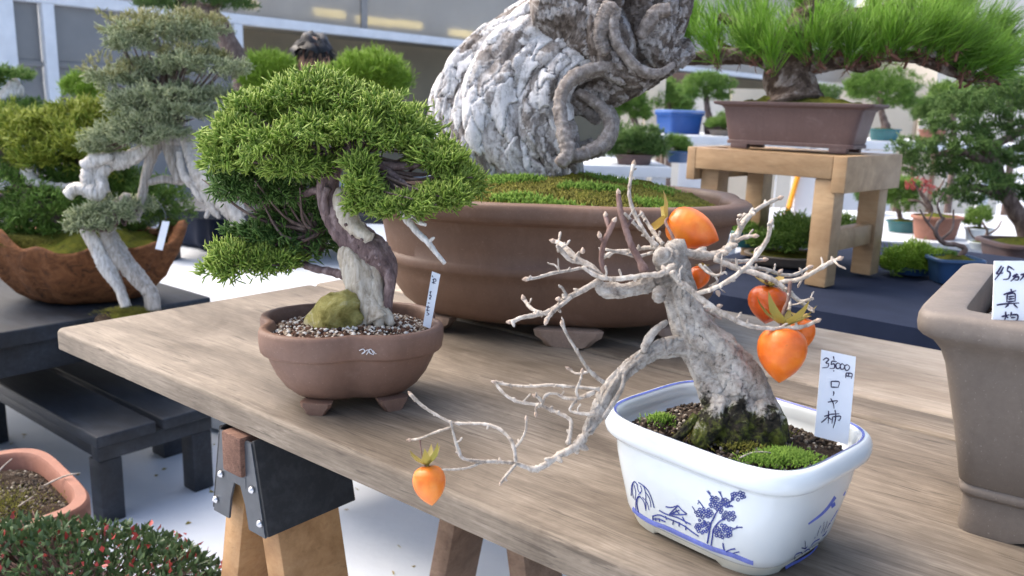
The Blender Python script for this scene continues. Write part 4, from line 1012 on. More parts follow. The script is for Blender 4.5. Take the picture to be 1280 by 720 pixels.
for pads, k in ((topp, 60), (rightp, 40), (backp, 50), (lowp, 26)):
    P, N = pad_points(pads_px(pads), k, -.6, .7)
    base = at(440, 190, J) if pads is not lowp and pads is not backp else at(400, 290, J + .05)
    for p in P:
        c = base + (p - base) * .5 + rng.normal(size=3) * .008 + np.array([0, 0, -.012]); tube(m, [base, c, p], [.003, .002, .0008], 6, 10, wob=.06)
m.build('twigs', MT['brownbark'], jt)
# ------------------------------------------------------------------ the big pine in the long oval pot
BH = .205
q = onz(689, 397, TZ); BC = np.array([q[0], q[1], TZ])
big = thing('pine_bonsai', 'massive flaky-barked pine bonsai with looping roots in a wide dark brown oval pot', 'bonsai', BC)
byaw = -math.atan2(BC[0], BC[1]) - .02
BRX, BRY = .318, .230
bsh = mokko(.05, .17, 2.35)
prof = [(.40, .022), (.66, .022), (.73, .028), (.79, .042), (.835, .062), (.862, .084), (.872, .097), (.886, .0995), (.893, .104), (.893, .110), (.886, .1145), (.876, .1165), (.885, .135), (.898, .155), (.91, .171), (.925, .1755), (.965, .1765), (.99, .180), (1.0, .187),
        (1.0, .196), (.992, .202), (.975, .205), (.92, .2055), (.895, .203), (.885, .195), (.88, .18)]
prof = [(k, z * 1.05) for k, z in prof]
m = MB(); vessel(m, BC, byaw, BRX, BRY, prof, bsh, 220)
bpot = m.build('pot', MT['bigpot'], big, sharp=60)
def bl(x, y, z=0): return BC + np.array([x * math.cos(byaw) - y * math.sin(byaw), x * math.sin(byaw) + y * math.cos(byaw), z])
for x, y, r in ((.03, -.165, 0), (-.19, -.10, -.6), (.20, -.10, .6), (.03, .15, 0)): foot(bpot, bl(x, y), byaw + r, .105, .026, .035, MT['pale_foot'])
m = MB(); mound(m, BC + [0, 0, .192], byaw, BRX * .882, BRY * .882, .044, bsh, 140, 40, .22, bump=.0015)
bm_ = m.build('moss_bed', MT['moss'], big)
def moss_cover(n, c, rx, ry, yaw, hz, L):
    a = rng.uniform(-1, 1, (n * 2, 2)); a = a[(a ** 2).sum(1) < .95][:n]; q = np.sqrt((a ** 2).sum(1)); x, y = a[:, 0] * rx, a[:, 1] * ry
    P = np.stack([c[0] + x * math.cos(yaw) - y * math.sin(yaw), c[1] + x * math.sin(yaw) + y * math.cos(yaw), c[2] + hz * (1 - q ** 2.2)], -1)
    f = np.sin(a[:, 0] * 9 + 3 * np.sin(a[:, 1] * 7)) + np.sin(a[:, 1] * 13 + a[:, 0] * 5)
    return P, f
P, f = moss_cover(26000, BC + [0, 0, .190], BRX * .87, BRY * .87, byaw, .046, .006)
k = f > .75
for sel, matk, nm, L in ((k, 'moss_bright', 'bright_moss', .009), (~k & (rng.uniform(0, 1, len(f)) < .85), 'moss_fuzz', 'olive_moss', .006)):
    m = MB(); p = P[sel]; D = np.array([0, 0, 1.0]) + rng.normal(size=p.shape) * .55
    shoots(m, p + np.clip(f[sel], 0, 2)[:, None] * [0, 0, .003], D, L * rng.uniform(.5, 1.3, len(p)), np.full(len(p), .0011), rng.uniform(0, 1, len(p)))
    tag(m.build(nm, MT[matk], bm_), None, kind='stuff')
BD = dep(onz(690, 214, BC[2] + .2))
BD = dep(BC) + .02
def bark_limb(mb, pts, d0, d1, cell=.02, st=1.8, depth=.004, sides=64, res=150, seed=0, lobe=.07):
    pts = np.asarray(pts, float); t = np.linspace(0, 1, len(pts)); d = d0 + (d1 - d0) * t
    if pts.shape[1] == 4: d = d + pts[:, 3]
    P = np.array([at(x, y, q) for (x, y), q in zip(pts[:, :2], d)]); R = pts[:, 2] * d / F
    ph = seed * 1.7
    pr = lambda a, t: 1 + lobe * np.sin(2 * a + 4 * t + ph) + lobe * .7 * np.sin(3 * a - 9 * t + ph * 2) + lobe * .5 * np.sin(6 * a + 13 * t + ph)
    tube(mb, P, R, sides, res, prof=pr, disp=plates(cell, st, depth, seed))
m = MB(); b = BD
bark_limb(m, [(655, 240, 34), (644, 205, 44), (638, 165, 50), (646, 125, 50), (670, 85, 50), (708, 45, 50), (755, 5, 48), (795, -50, 46)], b + .02, b + .03, .020, 2.6, .006, 190, 300, 1, .08)
for i, (pts, o) in enumerate(((((632, 236, 20), (600, 212, 28), (578, 178, 33), (568, 140, 32), (582, 102, 34), (618, 66, 36), (664, 34, 36), (712, 4, 34), (760, -40, 34)), -.01),
    (((618, 228, 17), (606, 196, 26), (602, 160, 34), (612, 118, 36), (642, 78, 36), (684, 46, 34), (726, 22, 30)), -.055), (((668, 228, 22), (644, 204, 28), (632, 168, 33), (634, 128, 34), (656, 90, 33), (694, 62, 30), (736, 44, 26)), -.075),
    (((690, 222, 24), (676, 190, 30), (668, 152, 31), (672, 116, 30), (692, 86, 27), (728, 70, 24), (770, 62, 20)), -.085), (((712, 222, 16), (704, 190, 22), (696, 156, 22), (694, 124, 20), (706, 98, 19), (738, 84, 18), (780, 80, 17)), -.092),
    (((594, 212, 12), (566, 188, 17), (556, 160, 17), (560, 132, 14)), .0), (((655, 215, 20), (650, 235, 16), (645, 252, 9)), -.085), (((614, 208, 16), (612, 228, 16), (618, 248, 8)), -.06), (((690, 212, 20), (700, 232, 16), (712, 246, 8)), -.08),
    (((612, 70, 14), (604, 96, 18), (590, 130, 20), (584, 168, 18), (588, 200, 14)), -.066), (((668, 40, 16), (640, 64, 20), (622, 92, 20), (614, 130, 16)), -.075))):
    bark_limb(m, pts, b + o * .60 - .002, b + o * .85, .0150 + .005 * (i % 3), 2.5, .0062, 140, 320, 3 + i, .12)
tr_ = m.build('trunk', MT['pinebark'], big)
m = MB()
for i, (pts, o, e) in enumerate(((((690, 128, 16), (720, 122, 24), (760, 108, 26), (800, 92, 22), (836, 72, 18), (862, 60, 12)), -.05, -.02), (((672, 4, 30), (706, 14, 40), (738, 34, 42), (764, 64, 34), (772, 88, 20)), -.09, -.07),
    (((800, -30, 40), (806, 10, 40), (812, 46, 36), (822, 72, 24), (838, 86, 12)), -.08, -.03), (((770, -24, 22), (752, 14, 20), (746, 44, 19), (756, 72, 18), (780, 92, 16), (806, 98, 12)), -.125, -.10), (((850, -30, 22), (842, 8, 22), (834, 40, 20), (836, 64, 14)), -.06, -.02), (((780, -40, 60), (800, -80, 52), (790, -130, 44)), .0, .03))):
    bark_limb(m, pts, b + o, b + e, .0115, 2.0, .0048, 110, 240, 30 + i)
up_ = m.build('upper_limb', MT['darkbark'], big)
m = MB()
for pts, o in (([(792, -110, 34), (775, -170, 26), (800, -230, 18), (830, -270, 8)], .02), ([(795, -120, 20), (860, -160, 15), (920, -190, 8)], .08), ([(790, -110, 18), (740, -160, 11), (725, -190, 5)], .03)): limb(m, pts, b + .03, b + .03 + o, 16, .05, 40, prof=lob)
m.build('crown_limbs', MT['darkbark'], up_)
m = MB(); sprays(m, pads_px([(810, -310, b + .10, 90, 34, .12), (925, -225, b + .14, 60, 28, .09)]), 260, 16, .055, .0010, .55, .6, lo=-.3, deep=.3, bend=.1)
m.build('needle_crown', MT['bush'], big)
m = MB()
for pts, o, e in (([(700, 206, 10), (710, 190, 10.5), (704, 160, 9.5), (700, 130, 9), (706, 108, 9.5), (724, 92, 10), (752, 84, 9), (786, 82, 6)], -.135, -.12), ([(708, 196, 9), (730, 193, 10), (754, 180, 10.5), (764, 158, 10), (755, 138, 9), (738, 124, 8), (722, 116, 6)], -.11, -.08),
    ([(744, 194, 6), (762, 180, 6.5), (769, 158, 6), (764, 138, 5.5), (750, 122, 5)], -.05, -.04), ([(712, 180, 6), (726, 182, 6), (740, 176, 5)], -.06, -.05), ([(720, 132, 8), (735, 140, 9), (748, 152, 7)], -.06, -.05),
    ([(770, 10, 8), (766, 30, 8.5), (770, 50, 8), (780, 66, 7.5), (792, 80, 7.5), (806, 90, 7.5), (826, 91, 6.5), (842, 80, 4)], -.155, -.12), ([(838, 12, 9), (820, 16, 10), (808, 32, 10), (800, 46, 7)], -.13, -.12), ([(766, 6, 14), (756, 24, 12), (750, 46, 11), (756, 66, 9)], -.15, -.135)):
    limb(m, [(x_, y_, r_ * .88) for x_, y_, r_ in pts], b + o, b + e, 20, .06, 90, prof=lob)
m.build('aerial_roots', MT['rootbark'], big)

# ------------------------------------------------------------------ tall square grey-brown pot at the right with its juniper
RH = .205
ryaw = YAW + .083
Rx = np.array([math.cos(ryaw), math.sin(ryaw), 0]); Ry = np.array([-math.sin(ryaw), math.cos(ryaw), 0])
RHF = .1486
RC = np.array([.539, .7103, TZ])
RC[2] = TZ
rpot = thing('juniper_bonsai', 'tall square grey-brown pot with broad flat lip at the right end of the table', 'bonsai', RC)
ssh = superell(11)
RHF *= 1.035; ssh = superell(16)
prof = [(.55, .034), (.690, .034), (.70, .0345), (.712, .037), (.712, .0415), (.702, .0445), (.716, .0465), (.76, .084), (.81, .120), (.853, .150), (.882, .1625), (.925, .1715), (.975, .1765), (.995, .180), (1.002, .186), (1.0, .1925), (.99, .1965), (.97, .198), (.81, .198), (.79, .1965), (.78, .192), (.775, .15)]
m = MB(); vessel(m, RC, ryaw, RHF, RHF * 1.0, prof, ssh, 320)
rp_ = m.build('pot', MT['stonepot'], rpot, sharp=45)
tq = np.linspace(0, 2 * np.pi, 320, endpoint=False); sx_, sy_ = ssh(tq); rings = []
cut = np.clip((np.minimum(np.abs(sx_), np.abs(sy_)) - .46) / .12, 0, 1); cut = cut * cut * (3 - 2 * cut)
for k, z in ((.56, .033), (.56, 0), (.685, 0), (.690, .004), (.682, .018), (.688, .0338)):
    zz = z + (1 - cut) * .021 if z < .01 else np.full(320, z)
    a_, b_ = sx_ * RHF * k, sy_ * RHF * k; rings.append(np.stack([RC[0] + a_ * Rx[0] + b_ * Ry[0], RC[1] + a_ * Rx[1] + b_ * Ry[1], TZ + zz], -1))
m = MB(); m.add(np.concatenate(rings), [grid_faces(6, 320)]); m.build('foot_skirt', MT['stonepot'], rp_, sharp=45)
m = MB(); mound(m, RC + [0, 0, .160], ryaw, RHF * .775, RHF * .775, .022, ssh, 80, 14, .2, bump=.001)
so_ = m.build('soil', MT['soil_pale'], rpot)
a = rng.uniform(-.98, .98, (2600, 2)); P = RC + a[:, :1] * RHF * .76 * Rx + a[:, 1:] * RHF * .76 * Ry + np.stack([0 * a[:, 0], 0 * a[:, 0],   .163 + .02 * (1 - np.abs(a).max(1) ** 2.2)], -1)
m = MB(); scatter_stones(m, P, rng.uniform(.0016, .0036, len(P)), rng.uniform(0, .99, len(P))); tag(m.build('gravel', MT['pebble'], so_), None, kind='stuff')
m = MB(); p = RC + [.03, .02, .165]
tube(m, [p, p + [.02, 0, .07], p + [.055, .02, .14], p + [.07, .03, .22], p + [.06, .03, .30]], [.032, .026, .024, .018, .01], 24, 60, prof=tw, wob=.02)
m.build('trunk', MT['jun_trunk'], rpot)
m = MB(); sprays(m, [(p + np.array([.09, .03, .26]), np.array([.09, .09, .05])), (p + np.array([.05, .04, .33]), np.array([.08, .08, .05]))], 700, 8, .014, .0012, .6, .35, lo=-.6)
m.build('foliage_pad', MT['juniper'], rpot)

# ------------------------------------------------------------------ price tags (handwriting as thin ink strokes on the plastic)
def tag_card(name, label, corners, d, strokes, zo, zs, ink_w, lean=0.0, bend=0.0, loc_px=None):
    """corners: photograph pixels TL, TR, BR, BL; strokes in crop pixels"""
    Wp = [at(x, y, d + lean * (1 if i < 2 else 0)) for i, (x, y) in enumerate(corners)]
    t = thing(name, label, 'price tag', (Wp[2] + Wp[3]) / 2)
    nn = nrm(np.cross(Wp[1] - Wp[0], Wp[3] - Wp[0]))
    if np.dot(nn, CAM - Wp[0]) < 0: nn = -nn
    m = MB(); k = 9; X = []
    for off in (0, -.0009):
        for i in range(k):
            f = i / (k - 1); bow = nn * bend * 4 * f * (1 - f)
            X += [Wp[0] * (1 - f) + Wp[3] * f + nn * off + bow, Wp[1] * (1 - f) + Wp[2] * f + nn * off + bow]
    i = np.arange(k - 1) * 2; o2 = 2 * k
    fs = [np.stack([i, i + 1, i + 3, i + 2], -1), np.stack([i + o2, i + 2 + o2, i + 3 + o2, i + 1 + o2], -1), np.stack([i, i + 2, i + 2 + o2, i + o2], -1), np.stack([i + 1, i + 1 + o2, i + 3 + o2, i + 3], -1), np.array([[0, o2, o2 + 1, 1], [2 * k - 2, 2 * k - 1, o2 + 2 * k - 1, o2 + 2 * k - 2]])]
    m.add(X, fs); m.build('card', MT['plastic'], t, smooth=False)
    m = MB()
    p0 = Wp[0]
    for s in strokes:
        P = []
        for x, y in s:
            r = ray(zo[0] + x / zs, zo[1] + y / zs); q = CAM + r * (np.dot(p0 - CAM, nn) / np.dot(r, nn))
            f = np.clip(np.dot(q - Wp[0], nrm(Wp[3] - Wp[0])) / np.linalg.norm(Wp[3] - Wp[0]), 0, 1)
            P.append(q + nn * (.0004 + bend * 4 * f * (1 - f)))
        P = np.array(P); S = spline(np.column_stack([P, np.zeros(len(P))]), max(4, 5 * len(P)))[:, :3]
        T = nrm(np.gradient(S, axis=0)); B = nrm(np.cross(T, nn)); w_ = (ink_w / 2 * (1 + .25 * np.sin(np.linspace(0, 5, len(S)))))[:, None]
        n = len(S); j = np.arange(n - 1); m.add(np.vstack([S - B * w_, S + B * w_]), [np.stack([j, j + 1, j + 1 + n, j + n], -1)])
    m.build('handwriting', MT['ink'], t)
    return t
st1 = [[(268, 112), (290, 97), (308, 108), (288, 130), (306, 136), (300, 160), (264, 165)],
       [(330, 118), (322, 142)], [(322, 142), (346, 138), (346, 166), (314, 170)], [(330, 118), (362, 122)], [(340, 84), (345, 112)], [(343, 182), (340, 190)],
       [(372, 130), (358, 142), (362, 168), (382, 166), (386, 142), (372, 130)], [(402, 134), (388, 148), (392, 172), (410, 172), (416, 150), (402, 136)], [(436, 142), (418, 154), (424, 180), (442, 180), (452, 158), (436, 142)],
       [(428, 200), (424, 236)], [(428, 200), (468, 206), (464, 240)], [(446, 202), (444, 222)], [(428, 220), (464, 226)],
       [(324, 258), (324, 300)], [(324, 258), (378, 262), (372, 300)], [(326, 298), (372, 300)],
       [(340, 326), (342, 342), (337, 358)],
       [(300, 402), (366, 392), (352, 412)], [(320, 376), (338, 410), (344, 446)],
       [(256, 544), (286, 518), (316, 486)], [(276, 500), (326, 486)], [(306, 462), (306, 500), (304, 550)], [(306, 508), (326, 524)], [(318, 486), (380, 482)], [(350, 456), (356, 484)], [(334, 504), (330, 550)], [(334, 504), (388, 500), (380, 530), (372, 524)], [(356, 484), (352, 530), (338, 582)]]
tag_card('price_tag', 'white price tag reading 35,000円 ローヤ柿 stuck in the persimmon pot', [(1027, 437), (1070, 446), (1060, 556), (1018, 545)], dep(onz(1040, 552, PC[2] + .085)) - .004, st1, (980, 430), 5.54, .00085, .004, .0006)
st2 = [[(412, 98), (380, 150), (362, 178), (428, 170)], [(432, 110), (398, 170), (342, 240)], [(484, 98), (466, 146)], [(466, 148), (498, 170), (480, 226), (426, 236)], [(484, 104), (538, 140)], [(520, 210), (548, 190), (580, 190)], [(566, 176), (540, 220), (500, 254)], [(548, 214), (582, 210), (572, 240), (540, 240)], [(600, 190), (650, 178), (690, 180)], [(640, 185), (620, 215), (596, 244)], [(618, 210), (660, 206), (655, 245), (640, 240)],
       [(428, 388), (490, 366), (556, 346)], [(504, 330), (510, 360)], [(468, 384), (462, 462)], [(468, 384), (540, 376), (546, 456)], [(480, 410), (536, 402)], [(478, 432), (538, 426)], [(470, 460), (540, 452)], [(362, 492), (440, 480), (586, 470)], [(482, 486), (446, 516)], [(530, 480), (572, 520)],
       [(412, 606), (490, 588)], [(452, 556), (452, 606), (440, 650)], [(452, 600), (480, 620)], [(510, 560), (500, 606)], [(500, 590), (570, 590), (566, 640), (520, 650)], [(506, 616), (550, 614)]]
RD = dep(onz(1258, 405, RC[2] + .195)) 
tag_card('price_tag', 'white price tag reading 45万円 真柏 in the tall grey-brown pot', [(1243, 326), (1302, 326), (1300, 420), (1240, 408)], RD, st2, (1200, 320), 8.0, .0011, .003, .0004)
st3 = [[(200, 130), (222, 122), (228, 140), (200, 152)], [(196, 150), (226, 160)], [(212, 118), (206, 166)], [(198, 95), (206, 110)], [(176, 232), (196, 226)], [(186, 222), (180, 262)], [(172, 256), (190, 262), (176, 292)], [(172, 276), (188, 290)], [(162, 318), (180, 322)], [(150, 350), (180, 356)], [(166, 340), (158, 392)], [(148, 376), (176, 384)], [(156, 396), (172, 412), (152, 420)]]
tag_card('price_tag', 'narrow white tag with vertical handwriting in the small brown juniper pot', [(540, 339), (550.5, 343), (538, 411), (528.5, 407)], dep(onz(535, 408, JC[2] + .090)), st3, (510, 330), 6.55, .0009, .004, .0003)

# ------------------------------------------------------------------ navy draped table behind, wooden stand and black pine
NZ = .70
nav = thing('draped_table', 'table under a navy blue cloth carrying the wooden pot stand', 'table', uv(1.0, 1.85, 0))
c0, c1 = uv(.30, 1.20, 0), uv(2.2, 2.35, 0)
m = MB(); nu, nv = 120, 70
us = np.linspace(.28, 2.2, nu); vs = np.linspace(1.215, 2.40, nv)
k = rng.normal(size=(7, 2)) * 5; ph = rng.uniform(0, 6.28, 7)
def wr(u, v): return .003 * np.sin(np.stack([u, v], -1) @ k.T + ph).sum(-1)
UU, VV = np.meshgrid(us, vs, indexing='ij'); top = np.array([uv(0, 0, 0)]) + UU[..., None] * U + VV[..., None] * V; top[..., 2] = NZ + wr(UU, VV) * .5
fold = np.exp(-((UU - .82 - .55 * (1.75 - VV)) / .022) ** 2) * .012 * (VV < 1.75)
top[..., 2] += fold
m.add(top.reshape(-1, 3), [grid_faces(nu, nv, False)])
zs = np.linspace(1, 0, 24)
def skirt(fn, n):
    s = np.linspace(0, 1, n); S = []
    for z in zs:
        base = fn(s); out = (1 - z) ** .7 * (.02 + .018 * np.sin(s * n * .42 + 1.5 * np.sin(s * 9))); S.append((base, z, out))
    return S
for (ua, va, ub, vb, nx) in ((.28, 1.215, 2.2, 1.215, -V), (.28, 1.215, .28, 2.40, -U), (2.2, 1.215, 2.2, 2.40, U), (.28, 2.40, 2.2, 2.40, V)):
    n = 150; s = np.linspace(0, 1, n); uu = ua + (ub - ua) * s; vv = va + (vb - va) * s; rows = []
    for z in zs:
        o = (1 - z) ** .6 * (.012 + .016 * np.sin(s * 52 + 2 * np.sin(s * 9)))
        p = np.array([uv(0, 0, 0)]) + uu[:, None] * U + vv[:, None] * V + (o)[:, None] * nx; p[:, 2] = .02 + z * (NZ - .02) + (wr(uu, vv) * .5 if z == 1 else 0); rows.append(p)
    m.add(np.concatenate(rows), [grid_faces(len(zs), n, False)])
m.build('cloth', MT['navy'], nav)
# stand
SZ = NZ + .002
A_ = onz(1024, 356, SZ); B_ = onz(1080, 341, SZ)
sv = nrm(B_ - A_); sv[2] = 0; sv = nrm(sv); su = np.array([sv[1], -sv[0], 0.0])
dA = dep(A_); sc_ = dA / F
leg_h = 132 * sc_; lw = 27 * sc_
std = thing('pot_stand', 'pale wooden four-legged stand on the navy table under the black pine', 'stand', A_ - su * .15 + sv * .1)
span_v = np.linalg.norm(B_ - A_); span_u = 168 * sc_
SMZ = frame(A_, math.atan2(su[1], su[0]))
for i, (x, y) in enumerate(((0, 0), (0, span_v), (-span_u, .02), (-span_u, span_v))):
    m = MB(); box(m, (x - lw / 2, y - lw / 2, 0), (x + lw / 2, y + lw / 2, leg_h), .003); m.build('leg', MT['cedar'], std, M=SMZ, sharp=40)
rh = 28 * sc_
m = MB(); box(m, (-span_u - lw / 2 - .004, -lw / 2 - .006, leg_h + .0005), (lw / 2 - .01, -lw / 2 + .035, leg_h + rh), .003); m.build('rail', MT['cedar'], std, M=SMZ, sharp=40)
m = MB(); box(m, (-span_u - lw / 2 - .004, span_v + lw / 2 - .035, leg_h + .0005), (lw / 2 - .01, span_v + lw / 2 + .006, leg_h + rh), .003); m.build('rail', MT['cedar'], std, M=SMZ, sharp=40)
m = MB(); box(m, (lw / 2 - .0095, -lw / 2 - .006, leg_h - rh * .55), (lw / 2 + .024, span_v + lw / 2 + .006, leg_h + rh + .001), .003); m.build('end_board', MT['cedar'], std, M=SMZ, sharp=40)
m = MB(); box(m, (-span_u - lw / 2 - .03, -lw / 2 - .006, leg_h - rh * .55), (-span_u - lw / 2 - .0045, span_v + lw / 2 + .006, leg_h + rh + .001), .003); m.build('end_board', MT['cedar'], std, M=SMZ, sharp=40)
m = MB(); box(m, (-lw * .35, lw / 2 + .0005, leg_h * .32), (lw * .35, span_v - lw / 2 - .0005, leg_h * .52), .003); m.build('stretcher', MT['cedar'], std, M=SMZ, sharp=40)
m = MB()
for yy in np.linspace(-lw / 2 + .042, span_v + lw / 2 - .075, 3): box(m, (-span_u - lw / 2 + .001, yy, leg_h + rh * .45), (lw / 2 - .011, yy + .032, leg_h + rh - .001), .002)
m.build('top_slats', MT['cedar'], std, M=SMZ, sharp=40)
STZ = SZ + leg_h + rh + .001
# rectangular pot and the pine
pm = (onz(880, 196, STZ) + onz(1085, 196, STZ)) / 2
RPC = A_ - su * (span_u * .5 - .0) + sv * span_v * .5; RPC[2] = STZ
ppine = thing('pine_bonsai', 'pine bonsai with long bright green needles in a rectangular purple-brown pot', 'bonsai', RPC)
pyaw = math.atan2(su[1], su[0]) + .16
pd = dep(RPC); ps = pd / F
hx = 98 * ps; hy = .085; hh = 58 * ps
rsh = superell(14)
prof = [(.70, .012), (.80, .012), (.80, .020), (.78, .022), (.79, .026), (.82, hh * .5), (.865, hh * .85), (.90, hh * .9), (.985, hh * .93), (1.0, hh * .96), (1.0, hh * .99), (.985, hh), (.90, hh), (.885, hh * .97), (.88, hh * .85)]
m = MB(); vessel(m, RPC, pyaw, hx, hy, prof, rsh, 160)
pp_ = m.build('pot', MT['purplepot'], ppine, sharp=40)
Mp = frame(RPC, pyaw)
for sx in (-1, 1):
    for sy in (-1, 1):
        m = MB(); box(m, (sx * hx * .62 - .022, sy * hy * .66 - .012, 0), (sx * hx * .62 + .022, sy * hy * .66 + .012, .0125), .003); m.build('foot', MT['purplepot'], pp_, M=Mp, sharp=40)
m = MB(); mound(m, RPC + [0, 0, hh * .86], pyaw, hx * .88, hy * .88, .03, rsh, 80, 20, .3, bump=.002)
blob(m, at(990, 126, pd), (.075, .06, .02), 4, .12)
m.build('moss_bed', MT['moss'], ppine)
m = MB(); d = pd
bark_limb(m, [(992, 128, 38), (990, 112, 30), (984, 95, 26), (992, 74, 22), (986, 54, 20), (1000, 30, 16), (1020, 0, 12)], d, d, .016, 1.4, .004, 48, 100, 50)
for i, (pts, o) in enumerate((([(985, 90, 12), (950, 72, 12), (910, 70, 10), (870, 74, 7), (845, 78, 4)], .02), ([(1000, 82, 14), (1050, 72, 13), (1095, 62, 14), (1140, 62, 15), (1180, 80, 12), (1215, 96, 8), (1245, 98, 5)], -.05), ([(988, 60, 10), (940, 40, 8), (900, 20, 5)], .05), ([(1140, 62, 9), (1170, 40, 8), (1200, 30, 5)], -.02), ([(1010, 40, 9), (1060, 20, 7), (1110, 10, 5)], .02), ([(1050, 72, 8), (1075, 84, 6), (1100, 80, 4)], -.06))):
    bark_limb(m, pts, d, d + o, .013, 1.4, .003, 28, 70, 60 + i)
pt_ = m.build('trunk', MT['brownplate'], ppine)
m = MB(); limb(m, [(1105, 70, 3), (1130, 58, 6), (1155, 60, 5), (1170, 70, 3)], d - .068, d - .068, 12, .15); limb(m, [(1055, 66, 4), (1068, 62, 5), (1078, 60, 3)], d - .06, d - .06, 10, .1)
m.build('deadwood', MT['shari'], pt_)
m = MB(); tw_ = MB(); rr = np.random.default_rng(3)
cent = []
for (x, y, o) in ((872, 64, .02), (893, 70, -.03), (905, 62, .05), (925, 66, .0), (945, 62, .06), (950, 56, -.04), (1015, 48, -.05), (1032, 58, .03), (1048, 62, -.07), (1062, 56, .02), (1080, 50, -.04), (1098, 56, .05), (1120, 44, -.03), (1150, 40, .03), (1165, 50, -.06), (1182, 62, .02), (1196, 74, -.05), (1212, 84, .0), (1222, 78, .06), (1236, 90, -.02), (960, 30, .04), (1005, 18, 0), (1050, 20, .08), (1090, 24, 0), (1130, 20, .06), (1180, 34, 0), (920, 30, .06), (1215, 56, .05), (985, 40, .09), (885, 40, .06), (1240, 70, .03), (1170, 20, .08), (1010, 62, .08), (940, 74, -.06), (965, 78, -.08), (985, 70, -.09), (1005, 72, -.08), (1025, 76, -.09), (915, 76, -.05), (860, 58, -.02), (880, 72, -.05), (1060, 72, -.09), (1090, 66, -.08), (1110, 58, -.1), (1135, 50, -.09), (1180, 70, -.09), (1205, 84, -.08), (1225, 92, -.06), (1245, 96, -.04), (1250, 84, .02), (1145, 56, -.05), (900, 50, .09), (930, 50, .1), (965, 50, .1), (1000, 50, .12), (1035, 44, .1), (1075, 40, .1), (1110, 36, .1), (1150, 30, .1), (1195, 50, .08), (1230, 66, .08), (870, 30, .08), (940, 10, .05), (1030, 0, .05), (1110, 0, .05), (1160, 4, .05), (1200, 20, .05), (1235, 44, .05), (1120, 64, -.09), (1150, 58, -.10), (1165, 66, -.10), (1190, 74, -.09), (1215, 84, -.08), (1240, 90, -.07), (1140, 70, -.06), (1255, 92, -.03), (1100, 68, -.08), (1075, 70, -.06), (1200, 60, -.11)):
    cent.append((x, y, d + o))
for x, y, dd in cent:
    if rr.uniform() < (.16 if x < 1120 else .0): continue
    c = at(x, y + rr.uniform(-6, 4), dd); n = int(rr.uniform(80, 130))
    ax = nrm(np.array([(x - 1040) / (420.0 if x < 1120 else 300.0) + rr.normal() * .28, rr.normal() * .30, 1.0]))
    D = nrm(ax + rr.normal(size=(n, 3)) * .38); B = c + rr.normal(size=(n, 3)) * .006 + ax * rr.uniform(-.02, .035, (n, 1))
    shoots(m, B, D, .112 * rr.uniform(.65, 1.15, n), np.full(n, .00092), np.clip(rr.uniform(0, 1, n) * .6 + rr.uniform(0, .5), 0, 1), .10)
    n = 22; D = nrm(-ax * .1 + rr.normal(size=(n, 3)) * .8); shoots(tw_, c - ax * rr.uniform(0, .03, (n, 1)), D, .022 * rr.uniform(.5, 1.2, n), np.full(n, .0013), rr.uniform(0, 1, n), .3)
    tube(tw_, [c - ax * .022 + rr.normal(size=3) * .012, c - ax * .008, c + ax * .015], [.0036, .0045, .003], 8, 10, wob=.12)
m.build('needles', MT['pine_needle'], ppine)
tw_.build('scaly_twigs', MT['redbark'], pt_)
# ------------------------------------------------------------------ generic small potted trees for the rows behind
def small_pot(t, c, rx, ry, h, yaw, matk, shape=None, lip=.06):
    m = MB(); vessel(m, c, yaw, rx, ry, [(.6, .0), (.74, .0), (.80, h * .2), (.86, h * .6), (.90, h * .86), (1, h * .88), (1, h * .97), (.97, h), (.90, h), (.87, h * .9), (.86, h * .8)], shape or superell(2.0), 64)
    p = m.build('pot', MT[matk], t, sharp=50)
    m = MB(); mound(m, c + [0, 0, h * .82], yaw, rx * .87, ry * .87, h * .25, shape or superell(2.0), 40, 10, .2, bump=.001)
    m.build('soil', MT['moss'], t); return p
def potted(label, cat, base_px, d, potr, poth, potmat, pads, leafmat, limbs, n=500, L=.02, W=.0016, shape=None, yaw=0.0, name='bonsai', group=None, barkmat='brownbark', per=6, cone=.6, up=.4, lo=-.5, pot=True, ratio=.75, zb=None, onp=None):
    """a potted tree: base_px is the middle of the pot's foot at camera distance d; limbs and pads in photograph pixels with distance offsets"""
    c = at(base_px[0], base_px[1], d)
    if onp is not None: c = onz(base_px[0], base_px[1], onp); d = dep(c)
    if zb is not None: c[2] = zb
    t = thing(name, label, cat, c, group)
    if pot: small_pot(t, c, potr, potr * ratio, poth, yaw, potmat, shape)
    m = MB()
    for pts, a, b in limbs: limb(m, pts, d + a, d + b, 12, .06)
    if limbs and pot:
        x, y, r = limbs[0][0][0]; q = at(x, y, d + limbs[0][1]); r = r * d / F; tube(m, [c + [0, 0, poth * .8], (c + [0, 0, poth] + q) / 2, q], [r * 1.25, r * 1.1, r], 12, 10, wob=.04)
    if limbs: m.build('trunk', MT[barkmat], t)
    m = MB(); sprays(m, pads_px([(x, y, d + o, rx, ry, rd) for x, y, o, rx, ry, rd in pads]), n, per, L, W, cone, up, lo=lo, deep=.4, lump=.2, spread=1.5)
    m.build('foliage', MT[leafmat], t)
    return t

